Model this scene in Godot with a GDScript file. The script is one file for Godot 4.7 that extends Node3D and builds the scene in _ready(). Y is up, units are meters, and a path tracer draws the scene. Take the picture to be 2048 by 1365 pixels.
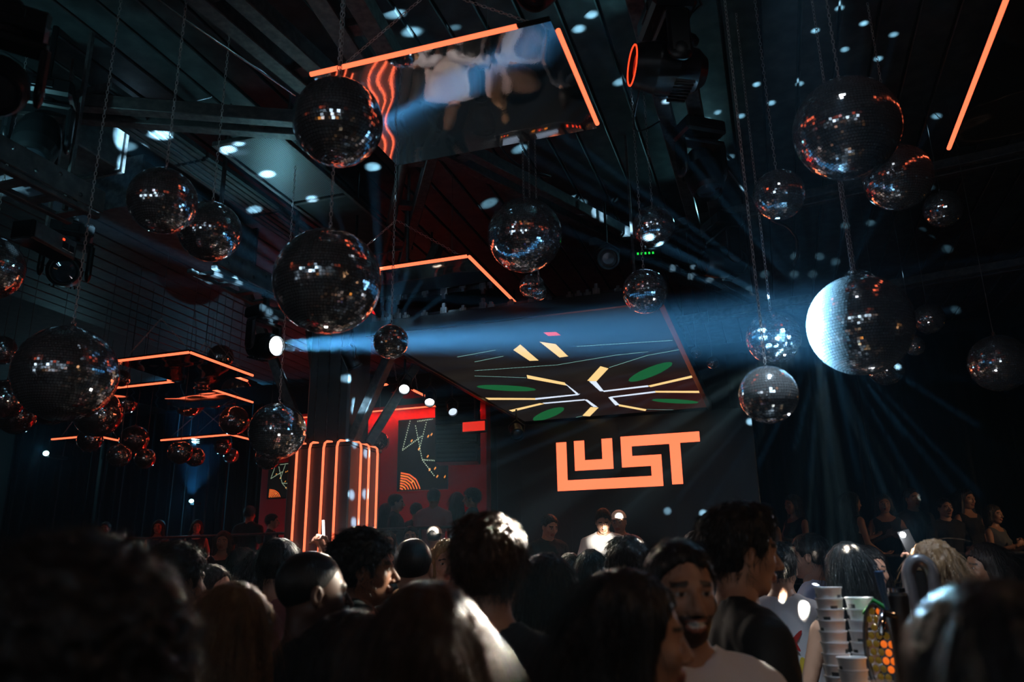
extends Node3D
# A night club seen from the dance floor. x runs along the stage wall, -z towards the stage, y up.

var used := {}
var mats := {}
var rng := RandomNumberGenerator.new()

# ---------------------------------------------------------------- mesh builder
class M:
	var v := PackedVector3Array()
	var n := PackedVector3Array()
	var uv := PackedVector2Array()
	var c := PackedColorArray()
	var ix := PackedInt32Array()

	func tri(p: Vector3, q: Vector3, r: Vector3) -> void:
		var no := (r - p).cross(q - p).normalized()
		var k := v.size()
		for a in [p, q, r]:
			v.append(a); n.append(no); uv.append(Vector2.ZERO)
		ix.append(k); ix.append(k + 1); ix.append(k + 2)

	# corners run clockwise seen from outside
	func quad(p: Vector3, q: Vector3, r: Vector3, s: Vector3) -> void:
		var no := (r - p).cross(q - s).normalized()
		var k := v.size()
		v.append(p); v.append(q); v.append(r); v.append(s)
		for i in 4: n.append(no)
		uv.append(Vector2(0, 0)); uv.append(Vector2(1, 0)); uv.append(Vector2(1, 1)); uv.append(Vector2(0, 1))
		for i in [0, 1, 2, 0, 2, 3]: ix.append(k + i)

	# box with chamfered edges
	func box(at: Vector3, size: Vector3, bevel := 0.0, b := Basis()) -> void:
		var h := size * 0.5
		bevel = minf(bevel, minf(h.x, minf(h.y, h.z)) * 0.9)
		var e := h - Vector3.ONE * bevel
		for ax in 3:
			var u := (ax + 1) % 3
			var w := (ax + 2) % 3
			for s in [-1.0, 1.0]:
				var q := []
				for k in [[-1, -1], [-1, 1], [1, 1], [1, -1]]:
					var p := Vector3.ZERO
					p[ax] = s * h[ax]; p[u] = k[0] * e[u]; p[w] = k[1] * e[w]
					q.append(at + b * p)
				if s > 0: quad(q[0], q[1], q[2], q[3])
				else: quad(q[3], q[2], q[1], q[0])
		if bevel <= 0.0: return
		for ax in 3:
			var u := (ax + 1) % 3
			var w := (ax + 2) % 3
			for su in [-1.0, 1.0]:
				for sw in [-1.0, 1.0]:
					var q := []
					for k in [[-1, 0], [1, 0], [1, 1], [-1, 1]]:
						var p := Vector3.ZERO
						p[ax] = k[0] * e[ax]
						p[u] = su * (h[u] if k[1] == 0 else e[u]); p[w] = sw * (e[w] if k[1] == 0 else h[w])
						q.append(at + b * p)
					if su * sw > 0: quad(q[0], q[1], q[2], q[3])
					else: quad(q[3], q[2], q[1], q[0])
		for sx in [-1.0, 1.0]:
			for sy in [-1.0, 1.0]:
				for sz in [-1.0, 1.0]:
					var s := Vector3(sx, sy, sz)
					var p := at + b * (Vector3(h.x, e.y, e.z) * s)
					var q := at + b * (Vector3(e.x, h.y, e.z) * s)
					var r := at + b * (Vector3(e.x, e.y, h.z) * s)
					if sx * sy * sz > 0: tri(p, r, q)
					else: tri(p, q, r)

	func frame_for(d: Vector3) -> Basis:
		var y := d.normalized()
		var x := y.cross(Vector3.UP if absf(y.y) < 0.95 else Vector3.RIGHT).normalized()
		return Basis(x, y, x.cross(y))

	func ring_strip(a: int, b: int, k: int) -> void:
		for i in k:
			var p := a + i
			var q := a + i + 1
			var r := b + i + 1
			var s := b + i
			ix.append(p); ix.append(s); ix.append(r); ix.append(p); ix.append(r); ix.append(q)

	# tube through points with radii; smooth sides, closed ends
	func path(pts: Array, radii, sides := 8, caps := true) -> void:
		var last := -1
		var side := Vector3.ZERO
		for i in pts.size():
			var d: Vector3 = (pts[mini(i + 1, pts.size() - 1)] - pts[maxi(i - 1, 0)]).normalized()
			if i == 0: side = frame_for(d).x
			side = (side - d * side.dot(d)).normalized()
			var up := side.cross(d)
			var r: float = radii[i] if radii is Array else radii
			var k := v.size()
			for j in sides + 1:
				var a := TAU * j / sides
				var no := side * cos(a) + up * sin(a)
				v.append(pts[i] + no * r); n.append(no); uv.append(Vector2(float(j) / sides, i))
			if last >= 0: ring_strip(k, last, sides)
			last = k
			if caps and (i == 0 or i == pts.size() - 1):
				var e := v.size()
				var out := -d if i == 0 else d
				v.append(pts[i]); n.append(out); uv.append(Vector2.ZERO)
				for j in sides + 1:
					v.append(v[k + j]); n.append(out); uv.append(Vector2.ZERO)
				for j in sides:
					if i == 0: ix.append(e); ix.append(e + 2 + j); ix.append(e + 1 + j)
					else: ix.append(e); ix.append(e + 1 + j); ix.append(e + 2 + j)

	func tube(a: Vector3, b: Vector3, r: float, sides := 8) -> void:
		path([a, b], r, sides)

	# profile: array of Vector2(radius, height); turned round the y axis of xf
	func lathe(profile: Array, xf := Transform3D(), sides := 20) -> void:
		var rings := []
		for i in profile.size() - 1:   # each band has its own vertices, so edges stay crisp
			var p: Vector2 = profile[i]
			var q: Vector2 = profile[i + 1]
			var t := (q - p).normalized()
			var no := Vector2(t.y, -t.x)
			var k := v.size()
			for pt in [p, q]:
				for j in sides + 1:
					var a := TAU * j / sides
					var dir := Vector3(cos(a), 0, sin(a))
					v.append(xf * (dir * pt.x + Vector3(0, pt.y, 0)))
					n.append((xf.basis * (dir * no.x + Vector3(0, no.y, 0))).normalized())
					uv.append(Vector2(float(j) / sides, pt.y))
			for j in sides:
				var a := k + j
				var b := k + sides + 1 + j
				ix.append(a); ix.append(b + 1); ix.append(b); ix.append(a); ix.append(a + 1); ix.append(b + 1)

	# polygon in the xy plane of xf, made thick along z
	func prism(poly: PackedVector2Array, z0: float, z1: float, xf := Transform3D()) -> void:
		if Geometry2D.is_polygon_clockwise(poly): poly.reverse()
		var t := Geometry2D.triangulate_polygon(poly)
		for s in 2:
			var z := z1 if s == 0 else z0
			var no := (xf.basis * Vector3(0, 0, 1 if s == 0 else -1)).normalized()
			var k := v.size()
			for p in poly:
				v.append(xf * Vector3(p.x, p.y, z)); n.append(no); uv.append(p)
			for i in range(0, t.size(), 3):
				var a := poly[t[i]]; var b := poly[t[i + 1]]; var c2 := poly[t[i + 2]]
				var ccw := (b - a).cross(c2 - a) > 0
				var order := [0, 2, 1] if ccw == (s == 0) else [0, 1, 2]
				for o in order: ix.append(k + t[i + o])
		for i in poly.size():
			var a := poly[i]
			var b := poly[(i + 1) % poly.size()]
			quad(xf * Vector3(b.x, b.y, z1), xf * Vector3(b.x, b.y, z0), xf * Vector3(a.x, a.y, z0), xf * Vector3(a.x, a.y, z1))

	func ball(at: Vector3, r: Vector3, rows := 12, sides := 18) -> void:
		var last := -1
		for i in rows + 1:
			var a := PI * i / rows
			var k := v.size()
			for j in sides + 1:
				var b := TAU * j / sides
				var d := Vector3(sin(a) * cos(b), cos(a), sin(a) * sin(b))
				v.append(at + d * r); n.append((d / r).normalized()); uv.append(Vector2(float(j) / sides, float(i) / rows))
			if last >= 0: ring_strip(last, k, sides)
			last = k

	func add(o: M, xf: Transform3D) -> void:
		var k := v.size()
		for p in o.v: v.append(xf * p)
		var b := xf.basis.inverse().transposed()
		for p in o.n: n.append((b * p).normalized())
		uv.append_array(o.uv)
		if o.c.size(): c.append_array(o.c)
		var flip := xf.basis.determinant() < 0
		for i in range(0, o.ix.size(), 3):
			ix.append(k + o.ix[i])
			ix.append(k + o.ix[i + (2 if flip else 1)])
			ix.append(k + o.ix[i + (1 if flip else 2)])

	func mesh() -> ArrayMesh:
		var a := []
		a.resize(Mesh.ARRAY_MAX)
		a[Mesh.ARRAY_VERTEX] = v; a[Mesh.ARRAY_NORMAL] = n; a[Mesh.ARRAY_INDEX] = ix
		if uv.size() == v.size(): a[Mesh.ARRAY_TEX_UV] = uv
		if c.size() == v.size(): a[Mesh.ARRAY_COLOR] = c
		var m := ArrayMesh.new()
		m.add_surface_from_arrays(Mesh.PRIMITIVE_TRIANGLES, a)
		return m

# ---------------------------------------------------------------- objects
func numbered(called: String) -> String:
	var k: int = used.get(called, 0)
	used[called] = k + 1
	return called if k == 0 else "%s_%03d" % [called, k]

func tag(o: Node, label: String, category := "", group := "", kind := "") -> Node:
	if label: o.set_meta("label", label)
	if category: o.set_meta("category", category)
	if group: o.set_meta("group", group)
	if kind: o.set_meta("kind", kind)
	return o

func thing(called: String, label: String, category: String, at := Vector3.ZERO, turn := 0.0, group := "") -> Node3D:
	var o := Node3D.new()
	o.name = numbered(called)
	add_child(o)
	o.position = at
	o.rotation.y = turn
	tag(o, label, category, group)
	return o

func put(m, called: String, material: Material, parent: Node = null, at := Vector3.ZERO) -> MeshInstance3D:
	var o := MeshInstance3D.new()
	o.name = called if parent else numbered(called)
	o.mesh = m.mesh() if m is M else m
	o.material_override = material
	o.position = at
	(parent if parent else self).add_child(o, true)
	return o

func bx(called: String, at: Vector3, size: Vector3, material: Material, parent: Node = null, bevel := 0.004, b := Basis()) -> MeshInstance3D:
	var m := M.new()
	m.box(Vector3.ZERO, size, bevel, b)
	return put(m, called, material, parent, at)

func struct(called: String, m, material: Material, label := "") -> MeshInstance3D:
	var o := put(m, called, material)
	tag(o, label, "", "", "structure")
	return o

# ---------------------------------------------------------------- materials
func mat(called: String, color: Color, rough := 0.6, metal := 0.0) -> StandardMaterial3D:
	if mats.has(called): return mats[called]
	var s := StandardMaterial3D.new()
	s.resource_name = called
	s.albedo_color = color
	s.roughness = rough
	s.metallic = metal
	mats[called] = s
	return s

func glow(called: String, color: Color, energy: float) -> StandardMaterial3D:
	var s := mat(called, color * 0.5, 0.4)
	s.emission_enabled = true
	s.emission = color
	s.emission_energy_multiplier = energy
	return s

func noise_tex(freq: float, octaves := 3, normal := false, a := Color.BLACK, b := Color.WHITE, seed_ := 1) -> NoiseTexture2D:
	var f := FastNoiseLite.new()
	f.seed = seed_
	f.noise_type = FastNoiseLite.TYPE_SIMPLEX_SMOOTH
	f.frequency = freq
	f.fractal_octaves = octaves
	var t := NoiseTexture2D.new()
	t.width = 512; t.height = 512
	t.seamless = true
	t.noise = f
	t.as_normal_map = normal
	if normal: t.bump_strength = 6.0
	else:
		var g := Gradient.new()
		g.set_color(0, a); g.set_color(1, b)
		t.color_ramp = g
	return t

func speckle(s: StandardMaterial3D, tex: Texture2D, scale: Vector3, world := true) -> StandardMaterial3D:
	s.albedo_texture = tex
	s.uv1_triplanar = true
	s.uv1_world_triplanar = world
	s.uv1_scale = scale
	return s

func make_materials() -> void:
	var worn := noise_tex(0.02, 5, false, Color(0.55, 0.55, 0.55), Color(1, 1, 1), 3)
	speckle(mat("ceiling_paint", Color(0.22, 0.235, 0.24), 0.75), worn, Vector3.ONE * 0.6)
	speckle(mat("deck_metal", Color(0.30, 0.335, 0.34), 0.5, 0.2), worn, Vector3.ONE * 0.5)
	speckle(mat("steel", Color(0.40, 0.39, 0.39), 0.5, 0.3), worn, Vector3.ONE * 1.5)
	speckle(mat("pale_panel", Color(0.34, 0.37, 0.38), 0.55), worn, Vector3.ONE)
	mat("black_metal", Color(0.10, 0.105, 0.11), 0.4, 0.4)
	mat("black_plastic", Color(0.075, 0.08, 0.085), 0.35)
	mat("chain_metal", Color(0.80, 0.80, 0.80), 0.35, 0.6)
	mat("chrome", Color(0.85, 0.85, 0.86), 0.12, 1.0)
	mat("wire", Color(0.5, 0.5, 0.5), 0.35, 0.9)
	var floor_m := mat("floor_vinyl", Color(0.13, 0.125, 0.13), 0.3)
	speckle(floor_m, worn, Vector3.ONE * 0.4)
	mat("wall_black", Color(0.09, 0.095, 0.10), 0.8)
	mat("wall_red", Color(0.72, 0.12, 0.10), 0.7)
	var cu := mat("curtain_cloth", Color(0.13, 0.15, 0.16), 0.9)
	cu.rim_enabled = true; cu.rim = 0.25; cu.rim_tint = 0.6
	mat("mirror_tile", Color(0.94, 0.95, 0.96), 0.10, 0.91)
	mat("grout", Color(0.05, 0.05, 0.05), 0.8)
	var film := mat("mirror_film", Color(0.80, 0.79, 0.80), 0.03, 1.0)
	film.normal_enabled = true
	film.normal_texture = noise_tex(0.008, 1, true, Color.BLACK, Color.WHITE, 8)
	film.normal_scale = 0.16
	film.uv1_triplanar = true; film.uv1_world_triplanar = true
	film.uv1_scale = Vector3.ONE * 0.55
	glow("neon", Color(1.0, 0.43, 0.28), 1.9)
	glow("led_orange", Color(1.0, 0.42, 0.275), 2.0)
	glow("lens_white", Color(0.92, 0.97, 1.0), 6.0)
	glow("lens_dim", Color(0.85, 0.92, 1.0), 1.1)
	mat("lens_glass", Color(0.25, 0.27, 0.30), 0.05, 0.6)
	mat("screen_black", Color(0.03, 0.03, 0.032), 0.35)
	glow("indicator_red", Color(1.0, 0.25, 0.12), 2.0)
	glow("indicator_amber", Color(1.0, 0.55, 0.12), 1.6)
	glow("indicator_green", Color(0.15, 0.9, 0.3), 1.0)
	var holes := Image.create(64, 64, false, Image.FORMAT_RGB8)
	holes.fill(Color(0.72, 0.74, 0.75))
	for y in 4:
		for x in 4:
			for j in 16:
				for i in 16:
					if Vector2(i - 7.5, j - 7.5).length() < 5.0: holes.set_pixel(x * 16 + i, y * 16 + j, Color(0.06, 0.06, 0.06))
	var g := mat("perforated_sheet", Color(0.55, 0.57, 0.58), 0.45, 0.3)
	speckle(g, ImageTexture.create_from_image(holes), Vector3.ONE * 14.0)

# ---------------------------------------------------------------- lights
const BEAM_BALL := Vector3(0.48, 2.89, -4.11)
const SIDE_BALL := Vector3(-2.206, 3.150, -4.328)
const LAMP := Vector3(-3.56, 3.47, -5.07)

func spot(called: String, at: Vector3, to: Vector3, color: Color, energy: float, angle: float, soft := 1.0, size := 0.02) -> SpotLight3D:
	var l := SpotLight3D.new()
	l.name = numbered(called)
	add_child(l)
	l.look_at_from_position(at, to, Vector3.UP if absf((to - at).normalized().y) < 0.98 else Vector3.RIGHT)
	l.light_color = color
	l.light_energy = energy
	l.spot_angle = angle
	l.spot_angle_attenuation = soft
	l.spot_range = 30.0
	l.spot_attenuation = 2.0
	l.light_size = size
	l.shadow_enabled = true
	return l

func omni(called: String, at: Vector3, color: Color, energy: float, size := 0.03) -> void:
	var l := OmniLight3D.new()
	l.name = numbered(called)
	add_child(l)
	l.position = at
	l.light_color = color
	l.light_energy = energy
	l.omni_range = 30.0
	l.omni_attenuation = 2.0
	l.light_size = size
	l.shadow_enabled = true

# a light as long as the glowing tube or as large as the glowing screen, just in front of it
func strip(called: String, a: Vector3, b: Vector3, down: Vector3, width: float, color: Color, energy: float) -> void:
	var l := AreaLight3D.new()
	l.name = numbered(called)
	add_child(l)
	var x := (b - a).normalized()
	var z := -(down - x * down.dot(x)).normalized()
	l.transform = Transform3D(Basis(x, z.cross(x), z), (a + b) * 0.5)
	l.area_size = Vector2((b - a).length(), width)
	l.area_normalize_energy = true
	l.light_color = color
	l.light_energy = energy
	l.shadow_enabled = true

func camera_and_light() -> void:
	var cam := Camera3D.new()
	cam.name = "camera"
	add_child(cam)
	cam.position = Vector3(0, 1.72, 0)
	cam.rotation_degrees = Vector3(16.5, 18.0, -1.0)
	var lens := CameraAttributesPhysical.new()
	lens.frustum_focal_length = 28.0
	lens.frustum_focus_distance = 6.5
	lens.exposure_aperture = 2.5
	lens.frustum_near = 0.05
	lens.frustum_far = 200.0
	cam.attributes = lens
	cam.current = true
	var we := WorldEnvironment.new()
	we.name = "environment"
	var e := Environment.new()
	e.background_mode = Environment.BG_COLOR
	e.background_color = Color.BLACK
	e.tonemap_mode = Environment.TONE_MAPPER_LINEAR
	e.tonemap_exposure = 1.0
	e.sdfgi_enabled = true
	e.ssao_enabled = true
	e.ssil_enabled = true
	e.volumetric_fog_enabled = true
	e.volumetric_fog_density = 0.0042
	e.volumetric_fog_albedo = Color(0.62, 0.86, 1.0)
	e.volumetric_fog_anisotropy = 0.0
	we.environment = e
	add_child(we)
	# the beam of the moving head
	spot("beam_light", LAMP + (BEAM_BALL - LAMP).normalized() * 0.03, BEAM_BALL, Color(0.56, 0.83, 1.0), 9000.0, 3.4, 1.0, 0.05)
	mirror_spots()

# narrow spot lamps stand in for the light that mirror tiles throw back
func mirror_spots() -> void:
	var cold := Color(0.66, 0.88, 1.0)
	var warm := Color(1.0, 0.96, 0.88)  # for lamps that light people and cups, in place of unseen sources
	for t in SPOTS:
		var to := Vector3(t[0], t[1], t[2])
		var from := SIDE_BALL if t.size() > 6 else BEAM_BALL   # lamps at the small ball stand in for spots on the left
		var d := (to - from).normalized()
		var l := (LAMP - from).normalized()
		var nrm := (d + l).normalized()
		spot("tile_beam_stand_in", from + nrm * (0.262 if t.size() <= 6 else 0.125), to, warm if t.size() == 6 else cold, t[3] * 300.0, t[4] * 1.15, 0.9, 0.012)
	rng.seed = 77
	for i in 50:
		var l := (LAMP - BEAM_BALL).normalized()
		var nrm := Vector3(rng.randfn(), rng.randfn(), rng.randfn()).normalized()
		if nrm.dot(l) < 0.12: nrm = (nrm - 2.0 * nrm.dot(l) * l).normalized()
		if nrm.dot(l) < 0.12: continue
		var d := (2.0 * nrm.dot(l) * nrm - l).normalized()
		spot("tile_beam_stand_in", BEAM_BALL + nrm * 0.262, BEAM_BALL + nrm * 0.262 + d, cold, rng.randf_range(20.0, 80.0), rng.randf_range(0.4, 0.7), 0.9, 0.012)
const SPOTS := [
	[-2.30, 5.22, -3.97, 0.80, 0.90],
	[-2.00, 5.22, -3.95, 0.80, 0.90],
	[-1.97, 5.22, -4.15, 0.80, 0.90],
	[-4.00, 4.84, -4.20, 0.96, 1.50, 0.00, 1.00],
	[-4.56, 4.84, -4.33, 0.80, 1.50, 0.00, 1.00],
	[-4.72, 4.84, -4.40, 0.64, 1.50, 0.00, 1.00],
	[-3.60, 4.84, -4.83, 1.04, 1.50, 0.00, 1.00],
	[-3.65, 4.84, -4.40, 0.80, 1.50, 0.00, 1.00],
	[-3.12, 5.22, -5.68, 0.72, 1.50, 0.00, 1.00],
	[-2.72, 5.22, -6.13, 0.80, 1.50, 0.00, 1.00],
	[-3.72, 5.22, -7.34, 0.80, 1.50, 0.00, 1.00],
	[-3.22, 5.22, -6.72, 0.80, 1.50, 0.00, 1.00],
	[-1.76, 5.22, -5.83, 0.70, 0.90],
	[-2.35, 5.22, -6.70, 0.80, 0.90],
	[-1.78, 5.22, -6.49, 0.90, 0.90],
	[-1.71, 5.22, -6.75, 0.90, 0.90],
	[-1.58, 5.22, -6.90, 0.90, 0.90],
	[-1.53, 5.22, -7.03, 0.70, 0.90],
	[-1.38, 5.22, -7.52, 1.00, 0.90],
	[-0.81, 5.22, -4.38, 0.50, 0.90],
	[-0.78, 5.22, -5.17, 0.50, 0.90],
	[-4.77, 5.22, -4.25, 0.96, 1.50, 0.00, 1.00],
	[-6.40, 5.22, -4.80, 0.80, 1.50, 0.00, 1.00],
	[-6.36, 5.22, -4.95, 0.64, 1.50, 0.00, 1.00],
	[-0.62, 5.22, -4.89, 0.35, 0.90],
	[-0.92, 5.22, -4.49, 0.50, 0.90],
	[-3.19, 5.22, -6.51, 0.48, 1.50, 0.00, 1.00],
	[-5.30, 5.22, -4.52, 0.32, 1.50, 0.00, 1.00],
	[-3.78, 5.22, -5.54, 0.50, 1.20, 0.00, 1.00],
	[-4.52, 5.22, -5.68, 0.50, 1.20, 0.00, 1.00],
	[-4.00, 5.22, -6.34, 0.50, 1.20, 0.00, 1.00],
	[-5.23, 5.22, -5.31, 0.50, 1.20, 0.00, 1.00],
	[-4.87, 5.22, -4.68, 0.50, 1.20, 0.00, 1.00],
	[-2.99, 5.22, -4.06, 0.50, 1.20, 0.00, 1.00],
	[-3.81, 5.22, -4.35, 0.50, 1.20, 0.00, 1.00],
	[-5.70, 5.22, -4.65, 0.50, 1.20, 0.00, 1.00],
	[-6.43, 5.22, -5.09, 0.50, 1.20, 0.00, 1.00],
	[-6.34, 5.22, -5.59, 0.50, 1.20, 0.00, 1.00],
	[-2.65, 5.22, -7.79, 0.50, 1.20, 0.00, 1.00],
	[-2.65, 5.22, -6.71, 0.50, 1.20, 0.00, 1.00],
	[-0.26, 5.20, -5.62, 0.45, 0.60],
	[-0.21, 5.20, -5.89, 0.45, 0.60],
	[-0.12, 5.20, -5.81, 0.45, 0.60],
	[0.05, 5.20, -5.93, 0.45, 0.60],
	[0.18, 5.20, -5.53, 0.45, 0.60],
	[-0.20, 5.20, -6.25, 0.45, 0.60],
	[-0.46, 5.20, -6.15, 0.45, 0.60],
	[-0.48, 5.20, -6.26, 0.45, 0.60],
	[-0.07, 5.20, -6.56, 0.45, 0.60],
	[0.48, 5.20, -5.63, 0.45, 0.60],
	[0.28, 5.20, -5.82, 0.45, 0.60],
	[-0.12, 5.20, -5.27, 0.45, 0.60],
	[0.71, 5.20, -4.85, 0.45, 0.60],
	[0.87, 5.20, -5.06, 0.45, 0.60],
	[0.77, 5.20, -5.31, 0.45, 0.60],
	[1.00, 5.20, -5.50, 0.45, 0.60],
	[0.57, 5.20, -5.03, 0.45, 0.60],
	[1.36, 5.20, -5.96, 0.45, 0.60],
	[1.52, 5.20, -6.46, 0.45, 0.60],
	[1.07, 5.20, -5.25, 0.45, 0.60],
	[-1.02, 5.20, -8.78, 0.40, 0.55],
	[-0.76, 5.20, -8.79, 0.40, 0.55],
	[-0.83, 5.20, -9.15, 0.40, 0.55],
	[-0.62, 5.20, -9.36, 0.40, 0.55],
	[-0.38, 5.20, -9.32, 0.40, 0.55],
	[-0.22, 5.20, -9.56, 0.40, 0.55],
	[0.14, 5.20, -9.61, 0.40, 0.55],
	[0.48, 5.20, -9.14, 0.40, 0.55],
	[0.75, 5.20, -9.25, 0.40, 0.55],
	[0.93, 5.20, -9.48, 0.40, 0.55],
	[0.48, 5.20, -9.74, 0.40, 0.55],
	[0.69, 5.20, -9.82, 0.40, 0.55],
	[-0.06, 5.20, -10.10, 0.40, 0.55],
	[1.60, 5.20, -8.89, 0.40, 0.55],
	[1.86, 5.20, -9.13, 0.40, 0.55],
	[1.22, 5.20, -8.48, 0.40, 0.55],
	[0.97, 5.20, -8.45, 0.40, 0.55],
	[1.65, 5.20, -9.66, 0.40, 0.55],
	[2.10, 5.20, -9.52, 0.40, 0.55],
	[2.55, 5.13, -11.75, 1.00, 0.42],
	[0.75, 4.30, -12.21, 1.00, 0.42],
	[1.10, 3.81, -12.28, 1.00, 0.42],
	[1.78, 3.54, -12.24, 1.00, 0.42],
	[0.31, 3.44, -12.38, 1.00, 0.42],
	[0.77, 3.23, -12.38, 1.00, 0.42],
	[1.43, 2.77, -12.37, 1.00, 0.42],
	[1.91, 2.64, -12.32, 1.00, 0.42],
	[2.26, 2.75, -12.25, 1.00, 0.42],
	[2.57, 2.67, -12.20, 1.00, 0.42],
	[-0.24, 3.22, -12.41, 1.00, 0.42],
	[0.47, 3.00, -12.43, 1.00, 0.42],
	[1.13, 2.96, -12.39, 1.00, 0.42],
	[2.39, 4.02, -12.05, 1.00, 0.42],
	[2.66, 3.58, -12.07, 1.00, 0.42],
	[-0.44, 3.71, -12.33, 1.00, 0.42],
	[-3.58, 3.40, -9.62, 0.80, 0.45],
	[-3.10, 3.36, -9.79, 0.80, 0.45],
	[-2.47, 3.48, -9.95, 0.80, 0.45],
	[-1.84, 3.48, -10.08, 0.80, 0.45],
	[-2.78, 3.00, -9.94, 0.80, 0.45],
	[-1.57, 2.97, -10.20, 0.80, 0.45],
	[-1.37, 2.44, -10.29, 0.80, 0.45],
	[-0.94, 2.39, -10.34, 0.80, 0.45],
	[-2.85, 2.85, -9.94, 0.80, 0.45],
	[-1.67, 3.68, -5.87, 0.70, 0.60],
	[-1.99, 3.68, -6.44, 0.70, 0.60],
	[-1.62, 3.68, -6.58, 0.70, 0.60],
	[-1.06, 3.68, -6.81, 0.70, 0.60],
	[-2.60, 3.68, -7.83, 0.70, 0.60],
	[-1.46, 3.68, -8.30, 0.70, 0.60],
	[-2.31, 3.68, -8.47, 0.70, 0.60],
	[-3.73, 2.46, -6.58, 1.20, 0.60],
	[-3.70, 2.22, -6.62, 1.20, 0.60],
	[-3.52, 2.51, -6.69, 1.20, 0.60],
	[-3.66, 2.94, -6.55, 1.20, 0.60],
	[-3.48, 2.88, -6.66, 1.20, 0.60],
	[-3.51, 3.33, -6.54, 1.20, 0.60],
	[-3.54, 3.27, -6.55, 1.20, 0.60],
	[-3.97, 3.94, -4.65, 1.20, 0.50],
	[-3.91, 3.90, -4.72, 1.20, 0.50],
	[-3.82, 3.89, -4.79, 1.20, 0.50],
	[-3.64, 3.77, -4.98, 1.20, 0.50],
	[-3.59, 3.73, -5.03, 1.20, 0.50],
	[-3.54, 3.68, -5.09, 1.20, 0.50],
	[-6.65, 4.02, -7.71, 1.30, 0.50],
	[-6.53, 4.02, -8.21, 1.30, 0.50],
	[-0.72, 1.82, -2.08, 1.30, 1.20, 1.00],
	[-0.46, 1.59, -1.12, 0.50, 1.30, 1.00],
	[-2.40, 1.85, -3.56, 0.60, 0.80, 1.00],
	[-1.84, 2.08, -8.68, 0.22, 1.70, 1.00],
	[-1.80, 2.19, -8.66, 0.70, 0.50, 1.00],
	[-1.79, 2.36, -9.40, 1.60, 0.30, 1.00],
	[-3.79, 2.23, -8.60, 1.20, 0.50, 1.00],
	[-0.21, 1.88, -2.77, 0.12, 0.50, 1.00],
	[0.05, 1.41, -4.70, 0.80, 0.90, 1.00],
	[-0.05, 1.51, -4.70, 0.50, 0.60, 1.00],
	[0.03, 1.77, -4.75, 0.30, 0.40, 1.00],
	[0.15, 1.47, -5.69, 0.50, 0.50, 1.00],
	[0.18, 1.75, -5.69, 0.50, 0.40, 1.00],
	[0.28, 1.68, -4.09, 0.50, 0.70, 1.00],
	[0.33, 1.48, -4.09, 0.40, 0.70, 1.00],
	[0.51, 1.71, -3.58, 0.60, 0.80, 1.00],
	[0.64, 1.66, -3.58, 0.60, 0.60, 1.00],
	[-0.70, 1.64, -2.60, 0.30, 0.80, 1.00],
	[-0.75, 1.42, -2.60, 0.30, 0.60, 1.00],
	[0.07, 1.28, -1.01, 0.10, 1.00, 1.00],
	[-1.44, 1.71, -2.82, 0.12, 0.70, 1.00],
	[-0.69, 1.80, -3.78, 0.60, 0.60, 1.00],
	[-0.11, 1.38, -2.16, 0.08, 1.00, 1.00],
	[-0.42, 1.86, -4.37, 0.50, 0.60, 1.00],
	[-1.56, 1.83, -3.44, 0.10, 0.80, 1.00],
	[-1.34, 1.71, -2.29, 0.12, 0.80, 1.00],
	[0.15, 1.50, -3.10, 1.00, 0.90, 1.00],
	[0.20, 1.35, -3.00, 0.80, 0.90, 1.00],
	[0.25, 1.30, -2.90, 0.60, 0.80, 1.00],
	[-1.32, 1.63, -1.78, 0.06, 1.20, 1.00],
]
const SCREEN_YELLOW := [
	[0.445, 0.211, 0.444, 0.374, 0.408, 0.368, 0.397, 0.252],
	[0.522, 0.205, 0.570, 0.240, 0.571, 0.362, 0.534, 0.365],
	[0.328, 0.511, 0.445, 0.641, 0.439, 0.683, 0.312, 0.552],
	[0.657, 0.493, 0.681, 0.526, 0.579, 0.669, 0.547, 0.644],
	[0.786, 0.776, 0.997, 0.696, 0.995, 0.725, 0.792, 0.800],
	[0.007, 0.746, 0.229, 0.813, 0.218, 0.838, 0.006, 0.780],
	[0.017, 0.963, 0.216, 0.893, 0.237, 0.908, 0.021, 0.993],
	[0.432, 1.020, 0.468, 1.039, 0.372, 1.180, 0.337, 1.159],
	[0.800, 0.856, 0.996, 0.909, 0.994, 0.941, 0.798, 0.882],
	[0.578, 1.008, 0.693, 1.134, 0.679, 1.163, 0.572, 1.043]]
const SCREEN_WHITE := [
	[0.441, 0.652, 0.444, 0.677, 0.449, 0.801, 0.435, 0.811, 0.439, 0.683],
	[0.552, 0.653, 0.582, 0.661, 0.573, 0.800, 0.555, 0.795],
	[0.570, 0.791, 0.787, 0.771, 0.786, 0.793, 0.569, 0.810],
	[0.229, 0.813, 0.456, 0.806, 0.441, 0.823, 0.218, 0.838],
	[0.230, 0.891, 0.447, 0.889, 0.440, 0.908, 0.235, 0.910],
	[0.443, 0.894, 0.457, 0.898, 0.466, 1.029, 0.445, 1.024],
	[0.564, 0.893, 0.580, 0.886, 0.583, 1.021, 0.559, 1.027],
	[0.576, 0.885, 0.799, 0.859, 0.798, 0.882, 0.574, 0.904]]
const SCREEN_LINES := [
	[0.147, 0.411, 0.495, 0.436, 0.749, 0.397, 0.878, 0.395],
	[0.636, 0.280, 0.988, 0.314],
	[0.114, 0.467, 0.312, 0.543],
	[0.686, 0.517, 0.869, 0.429, 0.998, 0.405],
	[0.695, 1.134, 0.858, 1.193],
	[0.176, 1.234, 0.334, 1.162],
	[0.197, 0.324, 0.334, 0.298],
	[0.160, 0.262, 0.335, 0.236]]
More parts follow.
